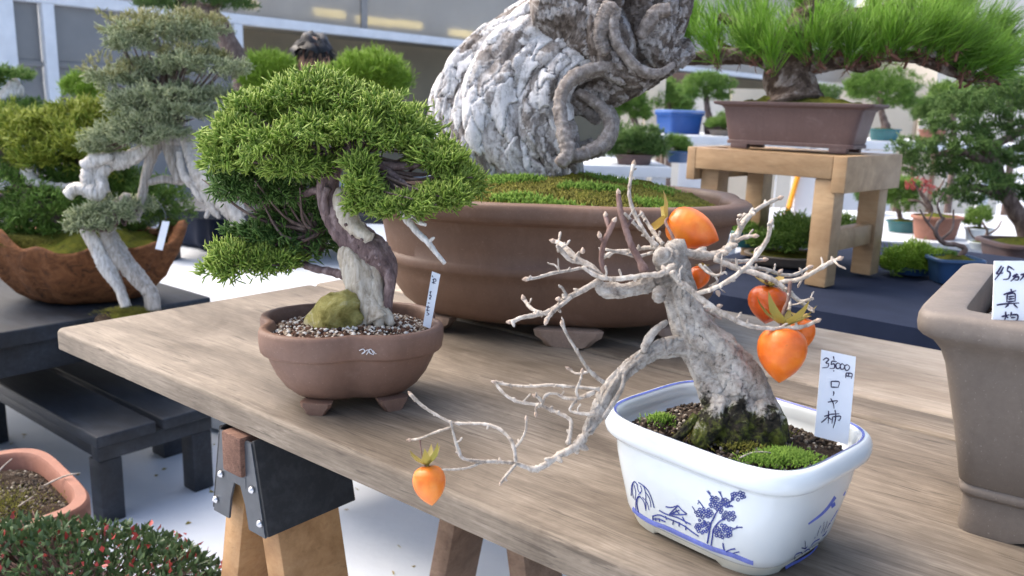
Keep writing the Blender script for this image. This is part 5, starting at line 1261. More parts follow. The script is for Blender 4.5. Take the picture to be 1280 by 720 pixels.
# ------------------------------------------------------------------ dark display table at the left with the two old trees
AZ = .50
ta = thing('low_table', 'dark stained table at the far left carrying the rough brown pot', 'table', uv(-1.45, .65, 0))
Mf = frame(uv(0, 0, 0), YAW)
a0 = onz(0, 415, AZ); rc = onz(262, 373, AZ)
w_ = a0 - np.array([T0[0], T0[1], AZ]); u_edge = -.99; v_end = .86
m = MB(); box(m, (-2.3, -.45, AZ - .045), (u_edge, v_end, AZ), .006, 0, 3); m.build('table_top', MT['black_wood'], ta, M=Mf, sharp=40)
m = MB(); box(m, (u_edge - .06, -.40, AZ - .13), (u_edge - .03, v_end - .05, AZ - .0455), .003); box(m, (-2.25, v_end - .08, AZ - .13), (u_edge - .061, v_end - .05, AZ - .0455), .003); m.build('apron', MT['black_wood'], ta, M=Mf, sharp=40)
for u in (-2.24, u_edge - .13):
    for v in (-.39, v_end - .15):
        m = MB(); box(m, (u, v, 0), (u + .075, v + .075, AZ - .046), .004); m.build('leg', MT['black_wood'], ta, M=Mf, sharp=40)
# rough pot
rc = onz(108, 372, AZ); rd = dep(rc); rs = rd / F
rough = thing('juniper_bonsai', 'olive-yellow juniper bonsai in a rough orange-brown hand-shaped pot at the left', 'bonsai', rc)
m = MB(); n = 120; th = np.linspace(0, 2 * np.pi, n, endpoint=False)
ir = 1 + .05 * np.sin(3 * th + 1) + .03 * np.sin(7 * th) + .02 * np.sin(13 * th + 2); rim = .022 * np.sin(2 * th + .5) + .016 * np.sin(5 * th) + .012 * np.sin(11 * th) + .003 * np.sin(19 * th + 1) - .03 * np.exp(-((th - 4.0) / .12) ** 2)
rx, hh_ = 118 * rs, 82 * rs; rings = []
for k, z in ((.2, 0), (.42, 0), (.55, .04), (.68, .16), (.80, .36), (.90, .6), (.97, .82), (1.0, .97), (.985, 1.02), (.93, 1.0), (.88, .9), (.85, .8)):
    q = min(1, z); jit = 1 + .012 * rng.normal(size=n) * (.1 < z < 1)
    rings.append(np.stack([rc[0] + np.cos(th) * rx * k * ir * jit, rc[1] + np.sin(th) * rx * .72 * k * ir * jit, rc[2] + z * hh_ + rim * q], -1))
m.add(np.concatenate(rings), [grid_faces(len(rings), n)])
m.build('pot', MT['roughpot'], rough)
m = MB(); mound(m, rc + [0, 0, hh_ * .84], 0, rx * .86, rx * .62, .05, superell(2), 60, 14, .3, bump=.003); m.build('moss_bed', MT['moss'], rough)
m = MB(); moss_patch(m, rc + np.array([-.13, -.13, hh_ * .92]), .09, .05, 2200, .014, .012); m.build('moss', MT['moss_fuzz'], rough)
m = MB(); limb(m, [(100, 300, 16), (60, 262, 14), (30, 225, 12), (0, 195, 12), (-40, 180, 10)], rd, rd - .05, 18, .06, prof=tw); limb(m, [(60, 262, 8), (90, 240, 8), (110, 215, 6), (80, 190, 5)], rd - .02, rd + .05, 10, .08)
limb(m, [(100, 300, 10), (120, 260, 8), (115, 200, 6), (90, 170, 4)], rd + .05, rd + .06, 10, .08)
rt = m.build('trunk', MT['brownbark'], rough)
m = MB(); limb(m, [(28, 205, 5), (36, 220, 7), (45, 228, 6), (70, 234, 5), (92, 234, 6), (108, 230, 3)], rd - .09, rd - .08, 10, .1); limb(m, [(32, 198, 3), (36, 212, 6), (38, 222, 4)], rd - .09, rd - .09, 10, .1); m.build('deadwood', MT['shari'], rt)
m = MB(); sprays(m, pads_px([(70, 150, rd + .02, 70, 30, .12), (110, 140, rd + .05, 45, 22, .1), (40, 175, rd, 50, 26, .1), (95, 185, rd - .03, 50, 28, .1), (20, 160, rd + .05, 40, 24, .1), (60, 195, rd - .06, 44, 20, .08), (125, 165, rd + .05, 40, 30, .1)]), 2600, 8, .024, .0019, .8, .5, lo=-.6, deep=.35, lump=.3, spread=1.6)
m.build('foliage_pad', MT['yellow_juniper'], rough)
m = MB(); sprays(m, pads_px([(30, 235, rd - .05, 46, 34, .1), (75, 255, rd - .06, 44, 26, .1), (20, 272, rd - .08, 44, 28, .1), (90, 218, rd + .02, 30, 22, .08), (115, 280, rd + .04, 50, 30, .1), (60, 285, rd - .05, 45, 20, .08), (5, 210, rd - .02, 40, 30, .1), (195, 255, rd + .06, 42, 34, .08), (150, 235, rd + .08, 40, 40, .08)]), 2600, 8, .020, .0017, .8, .5, lo=-.7, deep=.4, lump=.22, spread=2)
m.build('foliage_pad', MT['green_juniper'], rough)
# silver-grey juniper standing in front of it
gb = onz(168, 392, AZ + .02); gd = dep(gb)
gj = thing('juniper_bonsai', 'grey-green juniper bonsai with bleached white twisted trunk', 'bonsai', np.array([gb[0], gb[1], AZ]))
m = MB(); vessel(m, np.array([gb[0], gb[1], AZ]), .3, .10, .07, [(.7, 0), (.95, 0), (1, .006), (.97, .014), (.85, .016)], superell(2.2), 60); gp = m.build('stone_slab', MT['soil'], gj)
m = MB(); blob(m, np.array([gb[0], gb[1], AZ + .014]), (.07, .05, .018), 4, .15); m.build('moss_bed', MT['moss'], gp)
m = MB(); moss_patch(m, np.array([gb[0] - .01, gb[1] - .02, AZ + .028]), .06, .04, 1200, .009, .006); limb_moss = m.build('moss', MT['moss_fuzz'], gp)
m = MB(); g0 = gd - .01
limb(m, [(158, 384, 7), (150, 362, 7), (138, 340, 9), (126, 318, 9), (116, 300, 8), (106, 285, 7)], g0, g0, 18, .04, 60, prof=tw)
limb(m, [(114, 244, 10), (111, 224, 11), (120, 208, 12), (136, 203, 10), (160, 198, 9), (178, 188, 7), (188, 172, 5)], g0 - .02, g0 + .02, 20, .05, 70, prof=tw)
limb(m, [(84, 244, 8), (94, 236, 8), (108, 238, 9), (122, 242, 8), (128, 228, 5)], g0 - .03, g0 - .03, 14, .06, 40, prof=tw); limb(m, [(104, 208, 7), (118, 201, 9), (130, 198, 7), (140, 196, 4)], g0 - .03, g0 - .03, 12, .08)
limb(m, [(128, 240, 9), (126, 222, 8), (134, 208, 7)], g0 - .015, g0 - .01, 12, .05); 
gt = m.build('deadwood', MT['shari'], gj)
m = MB()
limb(m, [(192, 388, 10), (188, 366, 10), (174, 348, 11), (158, 330, 11), (146, 312, 10), (134, 290, 9), (140, 268, 8), (160, 245, 7)], g0 + .01, g0 + .02, 18, .05, 60, prof=tw)
limb(m, [(182, 366, 4), (168, 352, 5), (158, 340, 5)], g0 - .005, g0, 10, .05)
limb(m, [(172, 270, 5), (178, 245, 6), (182, 222, 6), (192, 190, 7), (205, 165, 8), (215, 140, 7), (212, 100, 6), (205, 60, 4)], g0 + .02, g0 + .06, 14, .06, 60, prof=tw)
limb(m, [(226, 228, 8), (218, 205, 9), (214, 180, 9), (220, 160, 10), (225, 130, 8), (235, 100, 6)], g0 + .03, g0 + .05, 14, .06, 50, prof=tw)
limb(m, [(172, 262, 4), (168, 270, 4), (164, 276, 3)], g0 + .015, g0 + .01, 9, .06); limb(m, [(170, 266, 3), (173, 275, 2.5)], g0 + .015, g0 + .01, 9, .06)
limb(m, [(186, 228, 4), (205, 224, 5), (228, 228, 4)], g0 + .03, g0 + .04, 9, .06)
m.build('live_bark', MT['shari_grey'], gt)
m = MB()
limb(m, [(232, 160, 7), (238, 185, 9), (246, 206, 11), (258, 224, 14), (272, 244, 14), (288, 262, 11), (304, 284, 5)], g0 + .0, g0 - .06, 18, .07, 60, prof=tw)
for pts in ([(240, 200, 5), (244, 226, 6), (258, 246, 7), (268, 264, 5), (274, 272, 2)], [(262, 240, 6), (280, 256, 7), (292, 274, 4), (290, 284, 2)], [(285, 230, 3), (296, 235, 5), (298, 250, 5), (306, 268, 3)], [(268, 250, 4), (262, 262, 4), (257, 272, 2)], [(280, 240, 6), (294, 232, 4), (304, 228, 2)], [(224, 190, 4), (228, 215, 5), (240, 232, 5), (252, 252, 3)]):
    limb(m, pts, g0 - .03, g0 - .05, 10, .08)
m.build('jagged_deadwood', MT['shari_mid'], gt)
gp_ = [(200, 40, 68, 30, .1, 0), (170, 52, 40, 22, .08, -.02), (235, 35, 46, 24, .08, .03), (150, 98, 38, 22, .08, -.02), (190, 82, 46, 18, .08, .02), (240, 78, 52, 24, .1, -.01), (275, 85, 36, 18, .08, 0), (165, 128, 38, 22, .08, -.02), (210, 120, 50, 22, .08, -.04), (262, 120, 48, 20, .08, .02), (228, 138, 46, 20, .08, -.05), (180, 150, 42, 24, .08, -.04), (140, 165, 36, 20, .07, -.03), (165, 172, 44, 18, .07, -.05), (125, 182, 30, 14, .06, -.02), (205, 165, 30, 14, .06, -.06), (130, 265, 44, 20, .07, -.02), (112, 278, 34, 16, .06, -.03), (160, 255, 36, 14, .06, .02)]
m = MB(); sprays(m, pads_px([(x, y, g0 + o, rx * .92, ry * .72, rd_ * .85) for x, y, rx, ry, rd_, o in gp_]), 3000, 7, .019, .0015, .75, .35, lo=-.55, deep=.3, lump=.22, spread=1.5, bend=.12)
m.build('foliage_pad', MT['grey_juniper'], gj)
m = MB(); sprays(m, pads_px([(200, 26, g0, 60, 18, .09), (180, 38, g0, 46, 16, .08), (240, 24, g0 + .02, 40, 16, .08), (150, 90, g0 - .02, 36, 16, .08), (245, 66, g0, 44, 14, .08)]), 520, 6, .018, .0012, .7, .6, lo=0, deep=.2, lump=.25)
m.build('new_growth', MT['grey_tip'], gj)
rr = np.random.default_rng(8)
TW = {True: MB(), False: MB()}
for x, y, rx, ry, rd_, o in gp_:
    m = TW[y < 200]
    ry *= .7
    b0 = at(210, 130, g0 + .03) if y < 200 else at(150, 270, g0 + .02)
    for _ in range(4):
        q = at(x + rr.uniform(-.7, .7) * rx, y + rr.uniform(.1, .8) * ry, g0 + o + rr.uniform(-.03, .03)); tube(m, [b0, b0 * .45 + q * .55 + [0, 0, -.02], q], [.006, .004, .0012], 7, 12, wob=.1)
for m in TW.values(): m.build('twigs', MT['brownbark'], gt)
# hanging tag
m = MB()
tg = thing('price_tag', 'blank white tag hanging on a wire from the grey-green juniper', 'price tag', at(203, 296, g0 - .05))
c = [at(x, y, g0 - .05) for x, y in ((203, 276), (212, 277), (203, 313), (194, 311))]; nn = nrm(np.cross(c[1] - c[0], c[3] - c[0])) * .001
m.add(np.array(c + [p + nn for p in c]), [np.array([[0, 1, 2, 3], [7, 6, 5, 4], [0, 4, 5, 1], [1, 5, 6, 2], [2, 6, 7, 3], [3, 7, 4, 0]])]); m.build('card', MT['plastic'], tg, smooth=False)
m = MB(); tube(m, [at(207, 277, g0 - .05), at(207, 268, g0 - .045), at(200, 255, g0 - .03), at(192, 246, g0)], [.0012] * 4, 6, 16); m.build('wire', MT['steel_face'], tg)

# ------------------------------------------------------------------ white draped table behind it, dark draped plinth on top
def cloth_block(name, label, cat, lo, hi, z0, z1, matk, rnd=.015, Mx=None):
    t = thing(name, label, cat, (np.array(Mx or Mf) @ np.array([(lo[0] + hi[0]) / 2, (lo[1] + hi[1]) / 2, 0, 1]))[:3] * [1, 1, 0] + [0, 0, z0])
    m = MB(); bm = bmesh.new(); bmesh.ops.create_cube(bm, size=1.0)
    for q in bm.verts: q.co = Vector(((lo[0] + hi[0]) / 2 + q.co.x * (hi[0] - lo[0]), (lo[1] + hi[1]) / 2 + q.co.y * (hi[1] - lo[1]), (z0 + z1) / 2 + q.co.z * (z1 - z0)))
    bmesh.ops.bevel(bm, geom=list(bm.edges), offset=rnd, segments=4, profile=.5, affect='EDGES')
    bmesh.ops.subdivide_edges(bm, edges=[e for e in bm.edges if e.calc_length() > .1], cuts=22, use_grid_fill=True)
    for q in bm.verts:
        z = (q.co.z - z0) / (z1 - z0); q.co.x += .010 * (1 - z) * math.sin(q.co.y * 38 + 2 * math.sin(q.co.y * 11)); q.co.y += .010 * (1 - z) * math.sin(q.co.x * 38 + 2 * math.sin(q.co.x * 13))
        if z > .5: q.co.z += .004 * math.sin(q.co.x * 9 + 1) * math.sin(q.co.y * 11)
    from_bm(m, bm); m.build('cloth', MT[matk], t, M=Mx or Mf)
    return t
cloth_block('draped_table', 'low white-draped table behind the rough brown pot', 'table', (-2.8, .93, 0), (-1.02, 2.0, 0), .01, .45, 'sheet')
cloth_block('draped_plinth', 'black-draped plinth on the white table behind the jagged deadwood', 'plinth', (-2.35, 1.42, 0), (-1.86, 1.86, 0), .452, .66, 'navy', .04)
cloth_block('draped_plinth', 'navy-draped plinth on the ground behind the small juniper', 'plinth', (-1.0, 1.66, 0), (-.2, 2.4, 0), .01, .47, 'navy', .02)

# ------------------------------------------------------------------ bottom left: terracotta pot and red-leaved shrub on the low bench
tc = onz(20, 610, .36); tc[2] = .142
tpot = thing('planter', 'terracotta pot of gritty soil and bare sticks at the left edge', 'planter', tc)
TX, TY = .135, .115
tc = onz(30, 612, .36) ; tc = np.array([tc[0] - .085, tc[1] - .01, .142])
prof = [(.6, .002), (.82, .002), (.84, .02), (.9, .13), (.92, .17), (1, .175), (1, .205), (.97, .212), (.87, .212), (.84, .205), (.83, .17)]
m = MB(); vessel(m, tc, YAW - .12, .20, .165, prof, superell(4.5), 110); tp_ = m.build('pot', MT['terra'], tpot, sharp=45)
m = MB(); mound(m, tc + [0, 0, .176], YAW - .12, .167, .138, .02, superell(4.5), 70, 16, .3, bump=.002); ts_ = m.build('soil', MT['soil'], tpot)
P = in_shape(2600, .163, .134, YAW - .12, tc + [0, 0, .178], .02); m = MB(); scatter_stones(m, P, rng.uniform(.0018, .0042, len(P)), rng.uniform(0, .99, len(P))); tag(m.build('gravel', MT['grit'], ts_), None, kind='stuff')
m = MB(); moss_patch(m, tc + np.array([.03, -.03, .198]), .11, .08, 2200, .006, .003); m.build('moss', MT['moss_fuzz'], ts_)
m = MB()
for i in range(9):
    m = MB(); a = rng.uniform(-.1, .1, 2); p = tc + [a[0], a[1] * .8, .2]; q = rng.uniform(-.05, .05, 2); tube(m, [p, p + [q[0], q[1], .018], p + [q[0] * 1.8, q[1] * 1.6, .014 + rng.uniform(0, .02)]], [.002, .0017, .0008], 7, 10, wob=.1); m.build('stick', MT['twig'], ts_)
sc0 = onz(100, 712, .34); sh = thing('shrub', 'small dense shrub with dark green and red leaves in the bottom left corner', 'shrub', np.array([sc0[0], sc0[1], .142]))
b0 = np.array([sc0[0], sc0[1], .142])
small_pot(sh, b0, .15, .13, .10, YAW, 'purplepot', superell(4))
pads = [(at(90, 728, dep(sc0) + .0), np.array([.20, .13, .075])), (at(200, 742, dep(sc0) - .02), np.array([.10, .1, .06])), (at(0, 718, dep(sc0) + .02), np.array([.14, .12, .075]))]
m = MB(); P, N = pad_points(pads, 9500, -.7, .35, .1); leaves(m, P, nrm(N + rng.normal(size=N.shape) * .8 + [0, 0, .3]), rng.uniform(.011, .020, len(P)), rng.uniform(.0028, .0046, len(P)), rng.uniform(0, 1, len(P))); m.build('green_leaves', MT['shrub_leaf'], sh)
m = MB(); P, N = pad_points(pads, 620, -.5, .25, .1); leaves(m, P + N * .002, nrm(N + rng.normal(size=N.shape) * .8 + [0, 0, .2]), rng.uniform(.009, .016, len(P)), rng.uniform(.003, .0046, len(P)), rng.uniform(0, 1, len(P))); m.build('red_leaves', MT['red_leaf'], sh)
m = MB(); P, N = pad_points(pads, 260, -.3, .3, .1)
for p, n_ in zip(P, N): tube(m, [b0 + [rng.normal() * .03, rng.normal() * .03, .1], (p + b0 + [0, 0, .1]) / 2 + rng.normal(size=3) * .01, p + n_ * .008], [.003, .002, .0008], 5, 8)
m.build('stems', MT['redtwig'], sh)
# ------------------------------------------------------------------ the building behind
FP = at(298, 120, 9.5); FN = np.array([-U[0], -U[1], 0])      # facade plane runs along V
def fac(px, py, off=0.0):
    r = ray(px, py); p0 = FP - U * 0 + U * off
    q = CAM + r * (np.dot(p0 - CAM, U) / np.dot(r, U)); return q
def fv(px, py=120): return float((fac(px, py) - FP) @ V)
FM = frame((FP[0], FP[1], 0), math.atan2(V[1], V[0]))          # local x along the facade, local y away from -U side
# in FM: x = V, y = rotate(V,90deg) = (-V.y, V.x) = -U direction (behind the facade)
bl_ = thing('building', 'long grey building with white posts and ribbed translucent upper wall in the background', 'building', (FP[0], FP[1], 0))
zb = float(fac(298, 24)[2]); 
x0 = fv(-260); x1 = fv(1225); 
def fbox(name, mat, xa, xb, za, zb_, ya, yb, bev=.004, parent=None):
    m = MB(); box(m, (xa, ya, za), (xb, yb, zb_), bev); return m.build(name, MT[mat], parent or bl_, M=FM, sharp=40)
bh = .10
fbox('beam', 'white_paint', x0, x1, zb - bh / 2, zb + bh / 2, -.06, .10, .006)
for px in (-160, 12, 66, 298, 573):
    xx = fv(px); wd = .16 if px == 12 else .105
    fbox('post', 'white_paint', xx - wd / 2, xx + wd / 2, 0, zb - bh / 2 - .001, -.055, .06, .006)
xa = fv(298)
for a, b_ in ((-160, 12), (12, 66), (66, 298)):
    A1, B1 = fv(a) + .06, fv(b_) - .06
    w_ = fbox('glazed_panel', 'facade', A1, B1, .02, zb - bh / 2 - .002, .03, .05, .002)
    fbox('panel_rail', 'facade', A1, B1, zb - .62, zb - .57, .0, .028, .003, w_)
fbox('back_wall', 'opening', xa + .06, x1, .02, zb + .0, .9, 1.0)
fbox('soffit', 'opening', xa + .06, x1, zb - .05 + .02, zb + .05, .105, .88)
# ribbed translucent sheet above the beam
m = MB(); n = int((x1 - x0) / .035); xs = np.linspace(x0, x1, n * 2 + 1); yy = .02 + .014 * (np.arange(len(xs)) % 2)
zt = zb + 2.2
X = np.concatenate([np.stack([xs, yy, np.full(len(xs), zb + bh / 2 + .001)], -1), np.stack([xs, yy, np.full(len(xs), zt)], -1), np.stack([xs, yy + .006, np.full(len(xs), zt)], -1), np.stack([xs, yy + .006, np.full(len(xs), zb + bh / 2 + .001)], -1)])
m.add(X, [grid_faces(4, len(xs), False)]); rs_ = m.build('ribbed_sheet', MT['ribbed'], bl_, M=FM, smooth=False)
fbox('sheet_joint', 'facade', fv(452), fv(458) + .02, zb + bh / 2 + .002, zt, -.01, .015, .003)
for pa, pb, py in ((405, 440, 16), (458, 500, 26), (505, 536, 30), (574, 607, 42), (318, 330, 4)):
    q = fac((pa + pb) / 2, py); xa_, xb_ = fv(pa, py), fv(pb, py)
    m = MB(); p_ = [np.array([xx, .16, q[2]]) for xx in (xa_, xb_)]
    tube(m, p_, [.05, .05], 10, 6); m.build('glow_tube', MT['tube_glow'], bl_, M=FM)  # glowing tubes added behind the sheet to imitate its soft reflected glows
# far right: cream goods boards in front of the dark wall
for i, (pa, pb, pt, pbm, mk) in enumerate(((806, 830, 95, 172, 'cream'), (832, 862, 92, 132, 'brown_panel'), (912, 955, 112, 165, 'cream'), (1085, 1140, 130, 175, 'cream'), (1148, 1180, 128, 180, 'pale_wall'))):
    d_ = 6.2 + .25 * i; c = at((pa + pb) / 2, (pt + pbm) / 2, d_); w_ = (pb - pa) * d_ / F; h_ = (pbm - pt) * d_ / F
    t = thing('display_board', ['cream board standing left of the brown board behind the blue tubs', 'brown board standing on the blue tubs', 'cream board just left of the black pine trunk behind the stand', 'cream board right of the stand pot under the round green pine', 'pale board beside the juniper at the right'][i], 'board', c - ZUP * h_ / 2)
    m = MB(); box(m, (c[0] - w_ / 2, c[1] - .02, c[2] - h_ / 2), (c[0] + w_ / 2, c[1] + .02, c[2] + h_ / 2), .004); bd_ = m.build('panel', MT[mk], t, sharp=40)
    m = MB()
    for s in (-1, 1): box(m, (c[0] + s * w_ * .4 - .015, c[1] + .021, .0), (c[0] + s * w_ * .4 + .015, c[1] + .05, c[2] + h_ * .3), .003)
    m.build('prop', MT['grey_wood'], t, sharp=40)
# pale house beyond the end of the building
pb_ = thing('house', 'pale rendered house beyond the end of the grey building at the right', 'house', at(1340, 140, 22) * [1, 1, 0])
hc = at(1330, 140, 22); m = MB(); box(m, (hc[0] - 3.4, hc[1], 0), (hc[0] + 7, hc[1] + 6, 5.2), .02); m.build('wall', MT['pale_wall'], pb_, sharp=40)
m = MB(); box(m, (hc[0] - 3.8, hc[1] - .4, 5.21), (hc[0] + 7.4, hc[1] + 6.4, 5.5), .03); m.build('roof', MT['facade'], pb_, sharp=40)

# ------------------------------------------------------------------ rows of white tables at the right
SZ2 = .97
def white_table(label, px0, px1, d, z, depth, yaw=0.0, panels=()):
    a = at(px0, 200, d); b = at(px1, 200, d); L = b[0] - a[0]
    t = thing('white_table', label, 'table', np.array([(a[0] + b[0]) / 2, a[1], 0])); Mx = frame((a[0], a[1], 0), yaw)
    m = MB(); box(m, (0, 0, z - .05), (L, depth, z), .006); m.build('table_top', MT['white_paint'], t, M=Mx, sharp=40)
    for x in np.linspace(.02, L - .08, max(2, int(L / 1.3) + 1)):
        for y in (.02, depth - .08):
            m = MB(); box(m, (x, y, 0), (x + .06, y + .06, z - .051), .004); m.build('leg', MT['white_paint'], t, M=Mx, sharp=40)
    for xa_, xb_ in panels:
        m = MB(); box(m, (xa_ * L, -.012, .02), (xb_ * L, -.002, z - .055), .002); m.build('side_panel', MT['signwhite'], t, M=Mx, sharp=40)
    return t
white_table('long white table carrying the blue tubs behind the wooden stand', 770, 1330, 5.0, float(at(860, 169, 5.0)[2]), .8, 0, ((.14, .21), (.42, .62)))
white_table('low white table with small pots behind the navy table at the right', 905, 1500, 3.35, float(at(1160, 300, 3.45)[2]), 1.1, -.03, ((.5, .9),))
white_table('white table with bushy pines behind the big pine pot', 560, 840, 4.0, float(at(790, 206, 4.1)[2]), .7, 0)
zt_ = float(at(860, 169, 5.0)[2])
# blue tubs
t = thing('storage_tub', 'blue plastic tub on the long white table right of the big pine', 'tub', at(848, 166, 5.25)); c = at(848, 162, 5.25); c[2] = zt_
m = MB(); vessel(m, c, .35, .12, .11, [(.78, .001), (.86, .001), (.95, .11), (1.02, .112), (1.02, .128), (.93, .128), (.85, .02)], superell(9), 64); tb_ = m.build('tub', MT['blue_plastic'], t, sharp=40)
m = MB(); vessel(m, c + [0, 0, .128], .35, .124, .114, [(.9, .0015), (1, .0015), (1, .012), (.9, .016)], superell(9), 64); m.build('lid', MT['blue_side'], t, sharp=40)

# ------------------------------------------------------------------ potted trees of the rows behind
zlow = float(at(1160, 300, 3.45)[2]); zt2_ = float(at(790, 206, 4.1)[2])
def support(name, label, c, w, dpt, z, matk='navy'):
    t = thing(name, label, 'table', c * [1, 1, 0]); m = MB(); box(m, (c[0] - w / 2, c[1] - dpt / 2, z - .035), (c[0] + w / 2, c[1] + dpt / 2, z - .001), .006); m.build('table_top', MT[matk], t, sharp=40)
    for sx in (-1, 1):
        for sy in (-1, 1):
            m = MB(); x, y = c[0] + sx * (w / 2 - .05), c[1] + sy * (dpt / 2 - .05); box(m, (x - .03, y - .03, 0), (x + .03, y + .03, z - .036), .004); m.build('leg', MT[matk], t, sharp=40)
support('low_table', 'dark table under the two bright green round pines', at(375, 240, 3.62), 1.05, .55, .66, 'black_wood')
support('low_table', 'dark table under the small round pine at the left', at(98, 230, 4.2), .6, .5, .70, 'black_wood')
support('low_table', 'dark table under the bonsai with a bleached trunk at the left edge', at(0, 250, 3.4), .6, .5, .62, 'black_wood')
q = at(1285, 340, 3.0); support('plant_stand', 'dark stand under the layered juniper at the right edge', q, .42, .36, float(q[2]), 'black_wood')
potted('round soft green pine on the white table right of the aerial roots, upper one', 'bonsai', (795, 204), 4.35, .09, .07, 'purplepot', [(785, 132, 0, 26, 20, .08), (800, 140, 0, 16, 14, .06)], 'bush', [([(795, 192, 4), (798, 165, 4), (788, 140, 3)], 0, 0)], 900, .022, .0018, name='bonsai', zb=zt2_)
potted('broad dark green pine on the white table just above the moss bed', 'bonsai', (792, 206), 4.12, .10, .05, 'purplepot', [(795, 178, 0, 34, 22, .11), (772, 186, 0, 20, 12, .07), (818, 186, 0, 20, 14, .07)], 'dark_juniper', [([(792, 200, 5), (794, 186, 4)], 0, 0)], 1400, .024, .0018, zb=zt2_)
potted('small green bonsai in front of the brown board, above the blue tub', 'bonsai', (893, 166), 5.3, .08, .07, 'purplepot', [(882, 108, 0, 28, 18, .1), (870, 115, 0, 16, 12, .08), (896, 118, 0, 14, 10, .06)], 'bush', [([(892, 160, 4), (885, 140, 4), (882, 112, 3)], 0, 0)], 1100, .026, .002, zb=zt_)
potted('round green pine between the stand pot and the right-hand juniper', 'bonsai', (1105, 170), 5.1, .10, .07, 'teal', [(1100, 110, 0, 40, 22, .14), (1120, 124, 0, 24, 16, .1), (1080, 112, 0, 20, 14, .1)], 'bush', [([(1108, 160, 5), (1102, 140, 4), (1100, 115, 3)], 0, 0)], 1600, .028, .002, zb=zt_)
potted('bright green pine with rounded crown left of the dark-haired person', 'bonsai', (345, 240), 3.6, .11, .09, 'purplepot', [(342, 84, 0, 34, 22, .11), (342, 98, 0, 32, 18, .1), (318, 96, 0, 16, 14, .07)], 'soft_pine', [([(345, 215, 5), (340, 160, 5), (342, 95, 4)], 0, 0)], 1500, .036, .0019, up=.8, cone=.5, zb=.66)
potted('bright green pine with rounded crown right of the dark-haired person', 'bonsai', (450, 235), 3.5, .12, .09, 'purplepot', [(466, 88, 0, 42, 24, .13), (450, 100, 0, 34, 18, .1), (490, 100, 0, 22, 16, .09), (412, 96, .1, 18, 12, .06)], 'soft_pine', [([(450, 212, 6), (455, 160, 5), (465, 100, 4)], 0, 0)], 2000, .036, .0019, up=.8, cone=.5, zb=.66)
potted('small round green pine between the white post and the grey-green juniper', 'bonsai', (98, 230), 4.2, .09, .08, 'purplepot', [(97, 106, 0, 17, 14, .08), (112, 112, 0, 14, 12, .08)], 'soft_pine', [([(98, 210, 4), (97, 115, 3)], 0, 0)], 900, .03, .0018, up=.8, zb=.70)
potted('green bonsai with white bleached trunk at the left edge', 'bonsai', (0, 250), 3.4, .14, .09, 'purplepot', [(12, 92, 0, 26, 11, .1), (30, 140, 0, 36, 20, .1), (0, 140, 0, 26, 20, .1), (-30, 100, 0, 30, 18, .1), (-20, 150, 0, 30, 20, .1)], 'green_juniper', [([(0, 235, 12), (-4, 180, 11), (8, 130, 12), (16, 112, 10), (20, 100, 5)], 0, 0), ([(8, 130, 6), (22, 118, 7), (27, 108, 3)], 0, 0)], 1500, .022, .0018, barkmat='shari', zb=.62)
potted('tall bonsai with bare grey-brown trunk behind the grey-green juniper', 'bonsai', (300, 250), 3.7, .14, .10, 'purplepot', [(200, 4, 0, 34, 9, .1), (240, -4, 0, 44, 14, .12), (290, 3, 0, 26, 9, .1), (262, 36, 0, 16, 12, .06), (282, 42, 0, 14, 9, .05), (250, -40, 0, 70, 26, .2)], 'dark_juniper', [([(300, 230, 14), (308, 150, 13), (300, 90, 12), (280, 44, 13), (262, 24, 15), (238, 10, 13), (225, -20, 9)], 0, 0), ([(262, 24, 7), (270, 5, 6), (285, -10, 4)], 0, 0)], 1400, .024, .002, zb=.66)
potted('green juniper with layered clumps and leaning trunk in a brown pot at the right edge', 'bonsai', (1285, 340), 3.0, .16, .11, 'purplepot',
       [(1215, 130, 0, 46, 20, .1), (1255, 115, .05, 44, 22, .1), (1190, 155, -.03, 36, 18, .08), (1160, 188, 0, 40, 18, .08), (1210, 180, -.05, 40, 20, .09), (1265, 160, 0, 40, 22, .09), (1180, 210, .04, 38, 16, .08), (1225, 225, -.04, 42, 22, .09), (1200, 245, 0, 30, 16, .07), (1265, 240, .03, 34, 20, .08), (1240, 198, .05, 36, 16, .08), (1290, 130, 0, 40, 24, .1), (1150, 200, .02, 24, 10, .06), (1300, 190, 0, 40, 24, .1)], 'dark_juniper',
       [([(1290, 318, 12), (1282, 285, 11), (1262, 250, 9), (1240, 200, 8), (1225, 160, 6)], 0, 0), ([(1240, 205, 5), (1200, 190, 5), (1165, 196, 3)], 0, 0), ([(1235, 185, 5), (1265, 170, 5), (1300, 150, 3)], 0, 0), ([(1262, 250, 5), (1225, 235, 5), (1195, 240, 3)], 0, 0)], 4200, .016, .0018, ratio=.8, shape=superell(5), cone=.7)
potted('little green plant in a teal bowl on the low white table', 'plant', (1128, 290), 3.6, .075, .05, 'teal', [(1118, 245, 0, 26, 18, .07), (1130, 232, 0, 22, 12, .06)], 'bush', [([(1126, 275, 3), (1120, 250, 3)], 0, 0)], 800, .018, .0018, onp=zlow)
potted('bright green mound-shaped pine at the back of the navy table', 'plant', (1140, 342), 2.6, .06, .02, 'blueglaze', [(1145, 320, 0, 30, 16, .07), (1118, 328, 0, 20, 10, .05), (1160, 328, 0, 14, 9, .04)], 'soft_pine', [], 900, .017, .0013, up=.6, onp=NZ)
